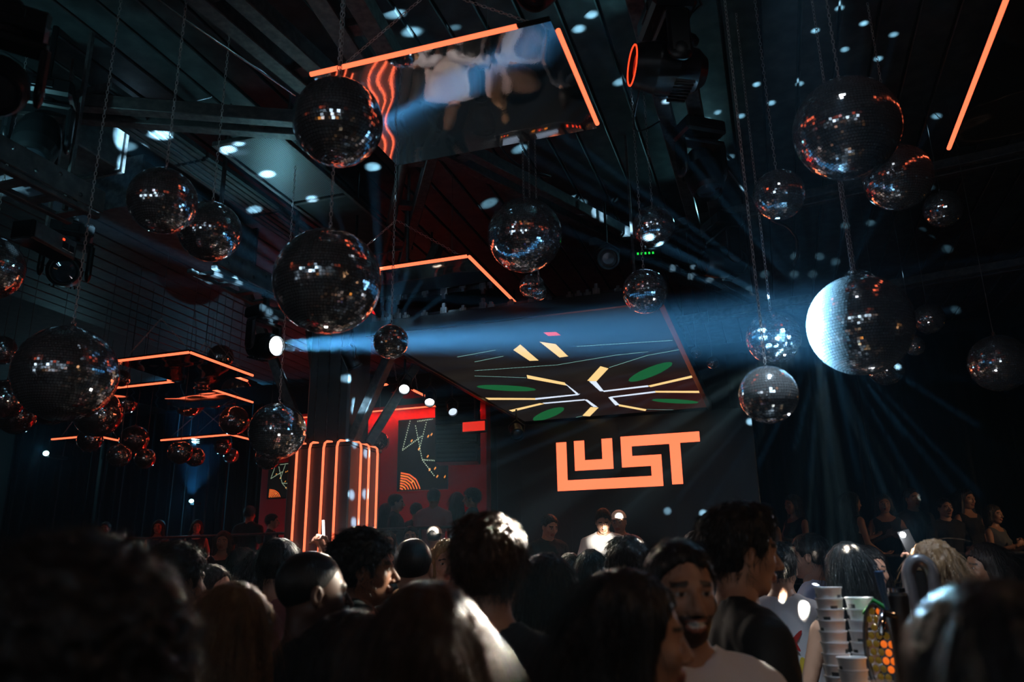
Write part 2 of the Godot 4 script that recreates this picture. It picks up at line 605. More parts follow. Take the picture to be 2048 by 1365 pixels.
const SCREEN_GREEN := [
	[0.285, 0.699, 0.270, 0.708, 0.238, 0.708, 0.195, 0.698, 0.148, 0.680, 0.104, 0.656, 0.071, 0.631, 0.052, 0.608, 0.051, 0.591, 0.068, 0.582, 0.099, 0.582, 0.140, 0.592, 0.186, 0.610, 0.229, 0.632, 0.263, 0.657, 0.283, 0.681],
	[0.297, 1.006, 0.281, 1.038, 0.249, 1.076, 0.206, 1.117, 0.157, 1.153, 0.111, 1.179, 0.075, 1.190, 0.055, 1.184, 0.056, 1.161, 0.075, 1.126, 0.111, 1.086, 0.155, 1.046, 0.202, 1.012, 0.245, 0.989, 0.277, 0.981, 0.296, 0.987],
	[0.945, 0.534, 0.937, 0.559, 0.912, 0.592, 0.876, 0.630, 0.832, 0.665, 0.788, 0.693, 0.750, 0.708, 0.726, 0.708, 0.719, 0.692, 0.732, 0.663, 0.760, 0.627, 0.799, 0.589, 0.842, 0.556, 0.883, 0.532, 0.917, 0.519, 0.939, 0.520],
	[0.969, 1.088, 0.958, 1.098, 0.932, 1.098, 0.895, 1.088, 0.853, 1.071, 0.812, 1.049, 0.778, 1.025, 0.758, 1.003, 0.753, 0.987, 0.764, 0.978, 0.789, 0.979, 0.825, 0.988, 0.867, 1.004, 0.907, 1.026, 0.941, 1.049, 0.963, 1.071]]
const BALLS := [
	[-1.701, 3.692, -2.759, 0.200, "large mirror ball overlapping the left corner of the top mirror panel"],
	[-1.825, 3.012, -2.941, 0.240, "largest mirror ball, left of the picture centre, over the light beam"],
	[-2.828, 3.594, -2.963, 0.170, "mirror ball on a long chain, upper of the touching pair on the left"],
	[-3.185, 3.816, -3.754, 0.190, "mirror ball with a bright white cheek, lower of the touching pair on the left"],
	[-3.434, 2.768, -3.083, 0.250, "large mirror ball low on the left, before the red neon panels"],
	[-4.619, 3.665, -3.452, 0.210, "mirror ball cut by the left edge of the picture, below the light bar"],
	[-7.465, 4.057, -5.882, 0.150, "small mirror ball cut by the left edge, above the red cluster"],
	[-3.314, 2.737, -4.790, 0.200, "mirror ball with orange glints just above the neon striped pillar"],
	[-1.477, 3.990, -4.869, 0.260, "large mirror ball near the picture centre with a red stripe of reflection"],
	[-1.623, 3.858, -5.515, 0.096, "small mirror ball hanging directly below the large central ball"],
	[-1.516, 3.732, -5.331, 0.059, "tiny mirror ball touching the small ball below the central one"],
	[-0.648, 4.133, -5.352, 0.150, "small mirror ball on a long wire between mirror panel and moving heads"],
	[-0.697, 3.531, -5.032, 0.150, "small mirror ball at the near edge of the ceiling screen"],
	[0.193, 3.849, -4.537, 0.150, "mirror ball on a wire, right of the stacked moving heads"],
	[0.506, 3.789, -3.781, 0.250, "large mirror ball at upper right with red glints on its right cheek"],
	[0.891, 4.003, -4.872, 0.200, "mirror ball partly behind the large upper right one, with a white flare"],
	[1.415, 4.337, -6.255, 0.140, "small dim mirror ball below the slanting right neon tube"],
	[0.476, 2.888, -4.115, 0.250, "large mirror ball lit white on its left half by the beam"],
	[0.073, 3.027, -4.691, 0.155, "mirror ball just left of the brightly lit ball"],
	[0.009, 2.505, -3.784, 0.133, "mirror ball low, beneath the one beside the lit ball"],
	[0.699, 3.645, -5.866, 0.150, "mirror ball peeking out above the brightly lit ball"],
	[1.352, 3.725, -7.094, 0.125, "small red tinged mirror ball right of the brightly lit ball"],
	[1.153, 3.413, -6.743, 0.075, "tiny mirror ball below the red tinged one, right of the lit ball"],
	[0.969, 3.343, -7.088, 0.150, "mirror ball peeking out under the brightly lit ball"],
	[1.586, 3.113, -6.265, 0.200, "mirror ball at the right edge of the picture, before dark curtains"],
	[-2.206, 3.150, -4.328, 0.110, "small mirror ball hanging inside the light beam above the pillar"],
	[-6.194, 4.315, -7.696, 0.151, "small mirror ball under the chain bridle, beside the bright lamp"],
	[-7.184, 4.038, -7.220, 0.100, "tiny silvery mirror ball touching the large low left ball"],
	[-7.726, 3.481, -6.384, 0.200, "mirror ball with red glints near the left edge, below the larger one"],
	[-7.244, 3.504, -5.825, 0.200, "dark mirror ball at the left edge, topmost of the red cluster"],
	[-7.035, 3.526, -6.803, 0.254, "dark mirror ball peeking out under the large low left ball"],
	[-8.087, 3.453, -7.751, 0.150, "mirror ball under a red neon edge, below the dark one"],
	[-7.955, 3.669, -6.998, 0.175, "dark mirror ball between left edge and large low left ball"],
	[-6.751, 3.055, -6.885, 0.125, "red glinting mirror ball, leftmost of the row over the lounge"],
	[-7.956, 3.533, -8.334, 0.184, "red glinting mirror ball, upper of the row over the lounge"],
	[-7.969, 3.316, -8.579, 0.134, "red glinting mirror ball, lowest of the row over the lounge"],
	[-6.459, 3.156, -7.478, 0.138, "red glinting mirror ball in the middle over the lounge"],
	[-7.379, 3.334, -8.838, 0.128, "small mirror ball right of the middle one over the lounge"],
	[-7.966, 3.707, -10.127, 0.130, "small mirror ball above two others, far over the lounge"],
	[-8.579, 3.735, -11.142, 0.125, "small mirror ball farthest back over the lounge"],
	[-6.416, 3.669, -8.335, 0.183, "dark mirror ball behind the neon panel over the lounge"],
	[-8.177, 4.292, -9.572, 0.216, "dark mirror ball below the neon panel with white glints"],
	[-5.757, 3.146, -8.167, 0.150, "mirror ball half hidden under the ball above the pillar"],
	[-8.303, 4.086, -8.476, 0.150, "dark mirror ball under the left end of a neon edge"],
	[-7.632, 4.267, -9.447, 0.131, "small dark mirror ball right of the dark one below the glinting panel"],
	[-0.615, 3.825, -7.802, 0.055, "tiny mirror ball beside the right rim of the ceiling screen"],
	[-0.479, 3.740, -7.950, 0.060, "tiny mirror ball farther right of the ceiling screen rim"],
	[-5.592, 3.698, -10.669, 0.150, "dark red mirror ball just right of the neon striped pillar top"],
]
var PEOPLE := [
	{"at": Vector3(-0.64, 0.00, -0.63), "face": -2.83, "tall": 1.741, "label": "nearest dancer at left, seen from behind, dark curly head", "hair": "curly", "tint": "black", "skin": "brown"},
	{"at": Vector3(-1.32, 0.00, -1.78), "face": -2.90, "tall": 1.705, "label": "woman with long light brown hair seen from behind, lower left", "girl": true, "hair": "long", "tint": "light", "skin": "light", "style": "tee"},
	{"at": Vector3(-1.42, 0.00, -2.29), "face": 2.37, "tall": 1.804, "label": "man with shaved head in profile, left of the curly haired man", "hair": "buzz", "tint": "black", "skin": "dark", "head": "man"},
	{"at": Vector3(-1.53, 0.00, -2.82), "face": 2.02, "tall": 1.886, "label": "curly haired man with ear stud and dark jacket, in profile before the pillar", "hair": "curly", "tint": "black", "skin": "brown", "style": "jacket", "stud": true, "shirt": Color(0.10, 0.13, 0.14)},
	{"at": Vector3(-1.61, 0.00, -3.44), "face": -2.90, "tall": 1.893, "label": "man with cropped hair and both ears showing, seen from behind", "hair": "buzz", "tint": "dark", "skin": "light"},
	{"at": Vector3(-0.52, 0.00, -1.17), "face": -2.97, "tall": 1.702, "label": "woman with smooth brown hair catching light, bottom centre", "girl": true, "hair": "long", "tint": "brown", "skin": "light", "style": "tee"},
	{"at": Vector3(-0.85, 0.00, -1.54), "face": 1.54, "tall": 1.645, "label": "woman with dark hair low between two nearer heads", "girl": true, "hair": "bob", "tint": "black", "skin": "tan"},
	{"at": Vector3(-0.77, 0.00, -2.12), "face": -2.72, "tall": 1.863, "label": "tall man with thick brown hair lit on top, from behind", "hair": "thick", "tint": "brown", "skin": "tan", "shirt": Color(0.045, 0.05, 0.09)},
	{"at": Vector3(-0.75, 0.00, -2.65), "face": 3.07, "tall": 1.778, "label": "woman with dark bob and blue collar, from behind", "girl": true, "hair": "bob", "tint": "dark", "skin": "light", "style": "jacket", "shirt": Color(0.17, 0.19, 0.40)},
	{"at": Vector3(-0.30, 0.00, -1.63), "face": 1.99, "tall": 1.718, "label": "woman with long dark hair in near profile, bottom centre right", "girl": true, "hair": "long", "tint": "black", "skin": "tan", "style": "tee", "shirt": Color(0.06, 0.06, 0.06)},
	{"at": Vector3(-0.26, 0.00, -2.16), "face": 0.45, "tall": 1.797, "label": "laughing bearded man in white shirt facing the camera", "hair": "short", "tint": "black", "skin": "tan", "head": "beard", "shirt": Color(0.86, 0.86, 0.88)},
	{"at": Vector3(-0.14, 0.00, -2.77), "face": 1.99, "tall": 1.916, "label": "tall young man in navy shirt, in profile facing right", "hair": "thick", "tint": "black", "skin": "tan", "shirt": Color(0.035, 0.06, 0.085), "nod": 0.04},
	{"at": Vector3(-0.03, 0.00, -4.75), "face": 3.14, "tall": 1.867, "label": "man in white shirt with printed back, at the bar", "hair": "short", "tint": "black", "skin": "light", "shirt": Color(0.86, 0.86, 0.88)},
	{"at": Vector3(0.15, 0.00, -5.69), "face": -1.68, "tall": 1.947, "label": "man in pale blue shirt turned left, behind the printed shirt", "hair": "short", "tint": "black", "skin": "light", "shirt": Color(0.62, 0.70, 0.86)},
	{"at": Vector3(0.28, 0.00, -4.19), "face": -2.83, "tall": 1.837, "label": "woman with very long black hair seen from behind, by the bar", "girl": true, "hair": "long", "tint": "black", "skin": "tan"},
	{"at": Vector3(0.46, 0.00, -5.16), "face": 0.35, "tall": 1.844, "label": "woman holding up a phone with its light on", "girl": true, "hair": "bob", "tint": "black", "skin": "light", "pose": "phone"},
	{"at": Vector3(0.56, 0.00, -3.63), "face": -2.97, "tall": 1.816, "label": "woman with shiny wavy hair behind the beer tower", "girl": true, "hair": "wavy", "tint": "light", "skin": "tan", "style": "tee"},
	{"at": Vector3(1.12, 0.00, -5.47), "face": -1.33, "tall": 1.852, "label": "person in profile facing left near the right edge", "girl": true, "hair": "long", "tint": "dark", "skin": "tan"},
	{"at": Vector3(0.19, 0.00, -0.96), "face": -2.51, "tall": 1.694, "label": "nearest dancer at right, dark head and pale shoulder", "girl": true, "hair": "long", "tint": "black", "skin": "light", "style": "tee", "shirt": Color(0.55, 0.50, 0.42)},
	{"at": Vector3(-2.39, 0.00, -2.82), "face": 2.84, "tall": 1.857, "label": "curly haired man beyond the nearest dark head", "hair": "curly", "tint": "dark", "skin": "tan"},
	{"at": Vector3(-2.40, 0.00, -3.56), "face": -3.09, "tall": 1.914, "label": "man with lit hair holding a small bright stick", "hair": "short", "tint": "black", "skin": "light", "pose": "raise_mirrored", "shirt": Color(0.50, 0.32, 0.34)},
	{"at": Vector3(-3.00, 0.00, -4.24), "face": -2.91, "tall": 1.882, "label": "woman with curly hair in front of the pillar", "girl": true, "hair": "wavy", "tint": "dark", "skin": "tan"},
	{"at": Vector3(-2.90, 0.00, -3.69), "face": 1.80, "tall": 1.800, "label": "man in red shirt turned right, left of the pillar", "hair": "short", "tint": "dark", "skin": "light", "shirt": Color(0.65, 0.08, 0.08)},
	{"at": Vector3(-7.10, 0.50, -9.20), "face": 0.49, "tall": 1.864, "label": "woman with loose hair facing the camera, left of the pillar", "girl": true, "hair": "long", "tint": "brown", "skin": "light"},
	{"at": Vector3(-3.68, 0.00, -5.01), "face": 3.11, "tall": 1.942, "label": "short haired dancer beside the pillar", "hair": "short", "tint": "black", "skin": "tan"},
	{"at": Vector3(-7.87, 0.50, -9.00), "face": 0.84, "tall": 1.776, "label": "dancer facing the camera far left", "hair": "short", "tint": "black", "skin": "tan"},
	{"at": Vector3(-2.25, 0.00, -1.98), "face": 3.11, "tall": 1.813, "label": "dim dancer at the far left edge", "hair": "short", "tint": "black", "skin": "tan"},
	{"at": Vector3(-7.18, 1.15, -10.40), "face": 2.06, "tall": 1.522, "label": "man in profile standing on the lounge left of the pillar", "hair": "short", "tint": "black", "skin": "light", "group": "guests on the raised lounge"},
	{"at": Vector3(-7.95, 1.15, -10.90), "face": -3.00, "tall": 1.708, "label": "dark figure on the lounge near the small wall screen", "hair": "short", "tint": "black", "skin": "tan", "group": "guests on the raised lounge"},
	{"at": Vector3(-9.43, 1.15, -10.60), "face": 0.49, "tall": 1.529, "label": "person at the lounge handrail, second from the left", "girl": true, "hair": "long", "tint": "dark", "skin": "tan", "group": "guests on the raised lounge"},
	{"at": Vector3(-10.69, 1.15, -10.80), "face": 0.49, "tall": 1.555, "label": "person at the lounge handrail, far left", "hair": "short", "tint": "dark", "skin": "tan", "group": "guests on the raised lounge"},
	{"at": Vector3(-9.18, 1.15, -11.20), "face": 0.66, "tall": 1.555, "label": "person at the lounge handrail under the red glints", "girl": true, "hair": "bob", "tint": "dark", "skin": "light", "group": "guests on the raised lounge"},
	{"at": Vector3(-5.38, 1.15, -10.87), "face": 1.97, "tall": 1.771, "label": "man in dark shirt turned right before the red wall", "hair": "short", "tint": "black", "skin": "tan", "group": "guests before the red wall"},
	{"at": Vector3(-4.70, 1.15, -10.70), "face": -2.91, "tall": 1.803, "label": "man in pale pink shirt seen from behind at the red wall", "hair": "short", "tint": "black", "skin": "light", "shirt": Color(0.78, 0.60, 0.62), "style": "long", "group": "guests before the red wall"},
	{"at": Vector3(-4.59, 1.15, -11.33), "face": 3.11, "tall": 1.798, "label": "woman with long dark hair at the red wall", "girl": true, "hair": "long", "tint": "black", "skin": "tan", "group": "guests before the red wall"},
	{"at": Vector3(-4.08, 1.15, -10.60), "face": -1.34, "tall": 1.756, "label": "curly haired man turned left before the red wall", "hair": "curly", "tint": "black", "skin": "tan", "group": "guests before the red wall"},
	{"at": Vector3(-5.32, 1.15, -11.46), "face": 2.93, "tall": 1.684, "label": "shorter person between two others at the red wall", "hair": "short", "tint": "black", "skin": "tan", "group": "guests before the red wall"},
	{"at": Vector3(-5.88, 1.15, -11.52), "face": -2.83, "tall": 1.705, "label": "dark figure beside the neon pillar, red wall behind", "girl": true, "hair": "long", "tint": "black", "skin": "tan", "group": "guests before the red wall"},
	{"at": Vector3(-4.51, 0.50, -8.90), "face": 0.58, "tall": 1.765, "label": "woman facing the camera right of the pillar", "girl": true, "hair": "long", "tint": "dark", "skin": "light"},
	{"at": Vector3(-4.50, 0.50, -9.52), "face": 0.40, "tall": 1.855, "label": "bearded man facing the camera under the handrail", "hair": "short", "tint": "black", "skin": "light", "head": "stubble"},
	{"at": Vector3(-3.79, 0.50, -8.65), "face": -3.00, "tall": 1.787, "label": "man in a pale cap right of the pillar", "cap": Color(0.85, 0.83, 0.80), "skin": "tan", "hair": "buzz", "tint": "black"},
	{"at": Vector3(-2.02, 0.00, -4.81), "face": 0.49, "tall": 1.938, "label": "blonde woman right of the cropped man", "girl": true, "hair": "wavy", "tint": "blonde", "skin": "light"},
	{"at": Vector3(-1.84, 0.64, -8.78), "face": 0.21, "tall": 1.784, "label": "performer in a white shirt looking down at the decks", "hair": "short", "tint": "black", "skin": "light", "shirt": Color(0.86, 0.86, 0.88), "pose": "dj", "nod": 0.42, "group": "people on the stage"},
	{"at": Vector3(-1.79, 0.64, -9.45), "face": -0.03, "tall": 1.802, "label": "man in a white cap just behind the performer", "cap": Color(0.92, 0.90, 0.88), "hair": "buzz", "tint": "dark", "skin": "light", "shirt": Color(0.50, 0.42, 0.42), "nod": 0.15, "group": "people on the stage"},
	{"at": Vector3(-2.46, 0.64, -8.75), "face": 0.84, "tall": 1.736, "label": "man in black shirt left of the performer, head bowed", "hair": "short", "tint": "black", "skin": "light", "nod": 0.30, "shirt": Color(0.04, 0.045, 0.05), "group": "people on the stage"},
	{"at": Vector3(-0.69, 0.00, -3.81), "face": -2.83, "tall": 1.864, "label": "dancer with lit hair in front of the decks", "hair": "thick", "tint": "dark", "skin": "tan"},
	{"at": Vector3(-1.13, 0.00, -4.97), "face": -2.91, "tall": 1.858, "label": "short dancer in front of the performer", "girl": true, "hair": "bob", "tint": "black", "skin": "tan"},
	{"at": Vector3(-1.54, 0.00, -6.06), "face": -2.83, "tall": 1.874, "label": "dark haired dancer left of the performer", "hair": "short", "tint": "black", "skin": "tan"},
	{"at": Vector3(-0.42, 0.00, -4.37), "face": -3.00, "tall": 1.921, "label": "dancer half hidden behind the tall young man", "hair": "short", "tint": "black", "skin": "tan"},
	{"at": Vector3(-0.18, 0.90, -10.95), "face": -0.73, "tall": 1.671, "label": "woman in front of the curtain nearest the sign, hands clasped", "girl": true, "hair": "long", "tint": "black", "skin": "tan", "pose": "clasp", "group": "guests on the raised deck"},
	{"at": Vector3(0.18, 0.90, -11.45), "face": -0.91, "tall": 1.799, "label": "long haired woman with raised hands on the deck", "girl": true, "hair": "wavy", "tint": "dark", "skin": "tan", "pose": "clasp", "group": "guests on the raised deck"},
	{"at": Vector3(0.86, 0.90, -10.82), "face": 2.06, "tall": 1.749, "label": "woman with bare arms reaching right on the deck", "girl": true, "hair": "long", "tint": "black", "skin": "tan", "pose": "reach", "group": "guests on the raised deck"},
	{"at": Vector3(1.31, 0.90, -11.60), "face": 0.05, "tall": 1.772, "label": "woman facing out, above the phone light", "girl": true, "hair": "bob", "tint": "black", "skin": "tan", "pose": "clasp", "group": "guests on the raised deck"},
	{"at": Vector3(1.72, 0.90, -12.04), "face": 0.49, "tall": 1.871, "label": "tall guest behind the woman above the phone light", "hair": "short", "tint": "black", "skin": "tan", "group": "guests on the raised deck"},
	{"at": Vector3(1.91, 0.90, -11.00), "face": 0.40, "tall": 1.644, "label": "guest facing out on the deck, right of the phone light", "hair": "short", "tint": "black", "skin": "tan", "group": "guests on the raised deck"},
	{"at": Vector3(2.27, 0.90, -11.58), "face": 0.66, "tall": 1.788, "label": "tall guest before the curtain at the right", "girl": true, "hair": "long", "tint": "black", "skin": "tan", "group": "guests on the raised deck"},
	{"at": Vector3(2.42, 0.90, -10.99), "face": 0.84, "tall": 1.538, "label": "guest in patterned grey top at the right end of the deck", "girl": true, "hair": "bob", "tint": "dark", "skin": "tan", "shirt": Color(0.30, 0.32, 0.33), "pose": "clasp", "group": "guests on the raised deck"},
	{"at": Vector3(-2.00, 0.00, -5.40), "face": -2.83, "tall": 1.660, "label": "dancer in white top under the hanging mirror", "girl": false, "hair": "short", "tint": "black", "skin": "light", "style": "tee", "shirt": Color(0.86, 0.86, 0.88)},
	{"at": Vector3(-3.05, 0.00, -5.00), "face": 2.93, "tall": 1.610, "label": "dancer in pinkish grey top left of the centre floor", "girl": true, "hair": "wavy", "tint": "brown", "skin": "tan", "style": "tee", "shirt": Color(0.70, 0.62, 0.60)},
	{"at": Vector3(-1.27, 0.00, -5.54), "face": -2.30, "tall": 1.660, "label": "dancer in black top right of the mirror's foot", "girl": false, "hair": "curly", "tint": "dark", "skin": "brown", "style": "tee", "shirt": Color(0.10, 0.11, 0.13)},
	{"at": Vector3(-2.64, 0.00, -5.65), "face": -3.09, "tall": 1.670, "label": "dancer in cream top in the middle of the floor", "girl": false, "hair": "buzz", "tint": "light", "skin": "light", "style": "tee", "shirt": Color(0.82, 0.80, 0.78)},
	{"at": Vector3(-3.84, 0.00, -7.50), "face": -2.83, "tall": 1.610, "label": "dancer in brown top beside the neon pillar's foot", "girl": true, "hair": "wavy", "tint": "black", "skin": "light", "style": "tee", "shirt": Color(0.25, 0.20, 0.20)},
	{"at": Vector3(-2.12, 0.00, -7.06), "face": 2.76, "tall": 1.640, "label": "dancer in pale grey top in the third row from the stage", "girl": false, "hair": "thick", "tint": "brown", "skin": "tan", "style": "tee", "shirt": Color(0.75, 0.77, 0.82)},
	{"at": Vector3(-2.69, 0.00, -6.99), "face": -2.48, "tall": 1.660, "label": "dancer in white top near the stage at left", "girl": false, "hair": "short", "tint": "dark", "skin": "brown", "style": "tee", "shirt": Color(0.86, 0.86, 0.88)},
	{"at": Vector3(-0.98, 0.00, -6.51), "face": -3.00, "tall": 1.610, "label": "dancer in pinkish grey top near the stage at right", "girl": true, "hair": "wavy", "tint": "light", "skin": "light", "style": "tee", "shirt": Color(0.70, 0.62, 0.60)},
	{"at": Vector3(-1.78, 0.00, -7.55), "face": -2.83, "tall": 1.640, "label": "dancer in black top in the row before the decks", "girl": false, "hair": "curly", "tint": "black", "skin": "light", "style": "tee", "shirt": Color(0.10, 0.11, 0.13)},
	{"at": Vector3(-0.51, 0.00, -5.26), "face": -2.57, "tall": 1.620, "label": "dancer in cream top on the floor right of the mirror", "girl": false, "hair": "buzz", "tint": "brown", "skin": "tan", "style": "tee", "shirt": Color(0.82, 0.80, 0.78)},
	{"at": Vector3(-0.55, 0.00, -7.20), "face": -2.83, "tall": 1.610, "label": "dancer in brown top in the row at the stage's right end", "girl": true, "hair": "wavy", "tint": "dark", "skin": "brown", "style": "tee", "shirt": Color(0.25, 0.20, 0.20)},
	{"at": Vector3(-1.17, 0.00, -7.54), "face": 3.11, "tall": 1.620, "label": "dancer in pale grey top right before the decks", "girl": false, "hair": "thick", "tint": "light", "skin": "light", "style": "tee", "shirt": Color(0.75, 0.77, 0.82)},
	{"at": Vector3(-4.75, 0.00, -5.60), "face": -2.83, "tall": 1.640, "label": "dancer in white top between pillar and left wall", "girl": false, "hair": "short", "tint": "black", "skin": "light", "style": "tee", "shirt": Color(0.86, 0.86, 0.88)},
	{"at": Vector3(0.35, 0.00, -6.40), "face": -2.65, "tall": 1.610, "label": "dancer in pinkish grey top on the floor before the raised deck", "girl": true, "hair": "wavy", "tint": "brown", "skin": "tan", "style": "tee", "shirt": Color(0.70, 0.62, 0.60)},
	{"at": Vector3(-3.63, 0.00, -6.18), "face": 3.11, "tall": 1.660, "label": "dancer in black top close to the pillar on its stage side", "girl": false, "hair": "curly", "tint": "dark", "skin": "brown", "style": "tee", "shirt": Color(0.10, 0.11, 0.13)},
	{"at": Vector3(-3.05, 0.00, -6.27), "face": -2.30, "tall": 1.640, "label": "dancer in cream top behind the dancer close to the pillar", "girl": false, "hair": "buzz", "tint": "light", "skin": "light", "style": "tee", "shirt": Color(0.82, 0.80, 0.78)},
	{"at": Vector3(-2.49, 0.00, -6.43), "face": -2.83, "tall": 1.610, "label": "dancer in brown top under the near edge of the ceiling screen", "girl": true, "hair": "wavy", "tint": "black", "skin": "light", "style": "tee", "shirt": Color(0.25, 0.20, 0.20)},
	{"at": Vector3(-1.87, 0.00, -6.53), "face": -3.09, "tall": 1.620, "label": "dancer in pale grey top right of the ceiling screen's near edge", "girl": false, "hair": "thick", "tint": "brown", "skin": "tan", "style": "tee", "shirt": Color(0.75, 0.77, 0.82)},
	{"at": Vector3(-3.25, 0.00, -6.84), "face": -2.83, "tall": 1.660, "label": "dancer in white top at the step beside the pillar", "girl": false, "hair": "short", "tint": "dark", "skin": "brown", "style": "tee", "shirt": Color(0.86, 0.86, 0.88)},
	{"at": Vector3(-2.48, 0.00, -7.54), "face": 2.93, "tall": 1.600, "label": "dancer in pinkish grey top left of the row before the decks", "girl": true, "hair": "wavy", "tint": "light", "skin": "light", "style": "tee", "shirt": Color(0.70, 0.62, 0.60)},
	{"at": Vector3(-1.38, 0.00, -6.98), "face": -2.57, "tall": 1.630, "label": "dancer in black top right of the row before the decks", "girl": false, "hair": "curly", "tint": "black", "skin": "light", "style": "tee", "shirt": Color(0.10, 0.11, 0.13)},
	{"at": Vector3(-3.11, 0.00, -7.42), "face": -3.00, "tall": 1.660, "label": "dancer in cream top in the corner of stage and step", "girl": false, "hair": "buzz", "tint": "brown", "skin": "tan", "style": "tee", "shirt": Color(0.82, 0.80, 0.78)},
	{"at": Vector3(-2.12, 0.00, -5.97), "face": -2.65, "tall": 1.610, "label": "dancer in brown top just behind the hanging mirror", "girl": true, "hair": "wavy", "tint": "dark", "skin": "brown", "style": "tee", "shirt": Color(0.25, 0.20, 0.20)},
	{"at": Vector3(-0.74, 0.00, -5.87), "face": -2.83, "tall": 1.640, "label": "dancer in pale grey top right of the dancers behind the mirror", "girl": false, "hair": "thick", "tint": "light", "skin": "light", "style": "tee", "shirt": Color(0.75, 0.77, 0.82)},
	{"at": Vector3(-0.27, 0.00, -6.37), "face": -3.00, "tall": 1.640, "label": "dancer in white top on the right half of the floor", "girl": false, "hair": "short", "tint": "black", "skin": "light", "style": "tee", "shirt": Color(0.86, 0.86, 0.88)},
	{"at": Vector3(-3.30, 0.00, -5.60), "face": -2.48, "tall": 1.610, "label": "dancer in pinkish grey top left behind the cropped man", "girl": true, "hair": "wavy", "tint": "brown", "skin": "tan", "style": "tee", "shirt": Color(0.70, 0.62, 0.60)},
]
# ---------------------------------------------------------------- the building
func double_beam(label: String, a: Vector3, b: Vector3, gap: float, wide: float, deep: float, pipe := false) -> void:
	var o := thing("roof_beam", label, "", a)
	o.set_meta("kind", "structure")
	var d := (b - a).normalized()
	var side := d.cross(Vector3.UP).normalized()
	var bas := Basis(side, side.cross(d), d)
	if bas.determinant() < 0: bas.x = -bas.x
	var length := (b - a).length()
	for s in [-1.0, 1.0]:
		var m := M.new()
		if pipe and s < 0:
			m.tube(side * s * gap, b - a + side * s * gap, wide * 0.5, 12)
		else:
			m.box(d * length * 0.5 + side * s * gap, Vector3(wide, deep, length), 0.006, bas)
		put(m, "girder", mats.steel, o)
	var k := int(length / 0.75)
	for i in k:
		var m := M.new()
		m.box(d * (i + 0.5) * length / k, Vector3(gap * 2.0 - wide * 0.6, deep * 0.5, 0.1), 0.004, bas)
		put(m, "tie_plate", mats.steel, o)

func curtain(label: String, a: Vector3, b: Vector3, top: float, seed_: int) -> void:
	var m := M.new()
	var length := (b - a).length()
	var d := (b - a) / length
	var out := d.cross(Vector3.UP).normalized() * -1.0
	var cols := int(length / 0.035)
	var rows := 6
	rng.seed = seed_
	var ph := []
	for i in 4: ph.append(rng.randf() * TAU)
	for s in 2:
		var k := m.v.size()
		for r in rows + 1:
			var fall := float(r) / rows
			for i in cols + 1:
				var x := length * i / cols
				var w: float = 0.055 * sin(x * 27.0 + ph[0] + sin(x * 3.1 + ph[1]) * 1.5) + 0.03 * sin(x * 11.0 + ph[2] + fall * 0.6) * (0.4 + fall)
				var p: Vector3 = Vector3(a.x, top - (top - a.y) * fall, a.z) + d * x + out * (w + (0.0 if s == 0 else -0.012))
				m.v.append(p)
				var dw: float = 0.055 * 27.0 * cos(x * 27.0 + ph[0] + sin(x * 3.1 + ph[1]) * 1.5) + 0.33 * cos(x * 11.0 + ph[2] + fall * 0.6) * (0.4 + fall)
				m.n.append(((out - d * dw) * (1.0 if s == 0 else -1.0)).normalized())
				m.uv.append(Vector2(x, fall))
		for r in rows:
			for i in cols:
				var p := k + r * (cols + 1) + i
				var q := p + cols + 1
				var o := [p, p + 1, q + 1, p, q + 1, q] if s == 0 else [p, q + 1, p + 1, p, q, q + 1]
				for e in o: m.ix.append(e)
	var o := put(m, "curtain", mats.curtain_cloth)
	tag(o, label, "curtain", "dark pleated curtains round the hall")

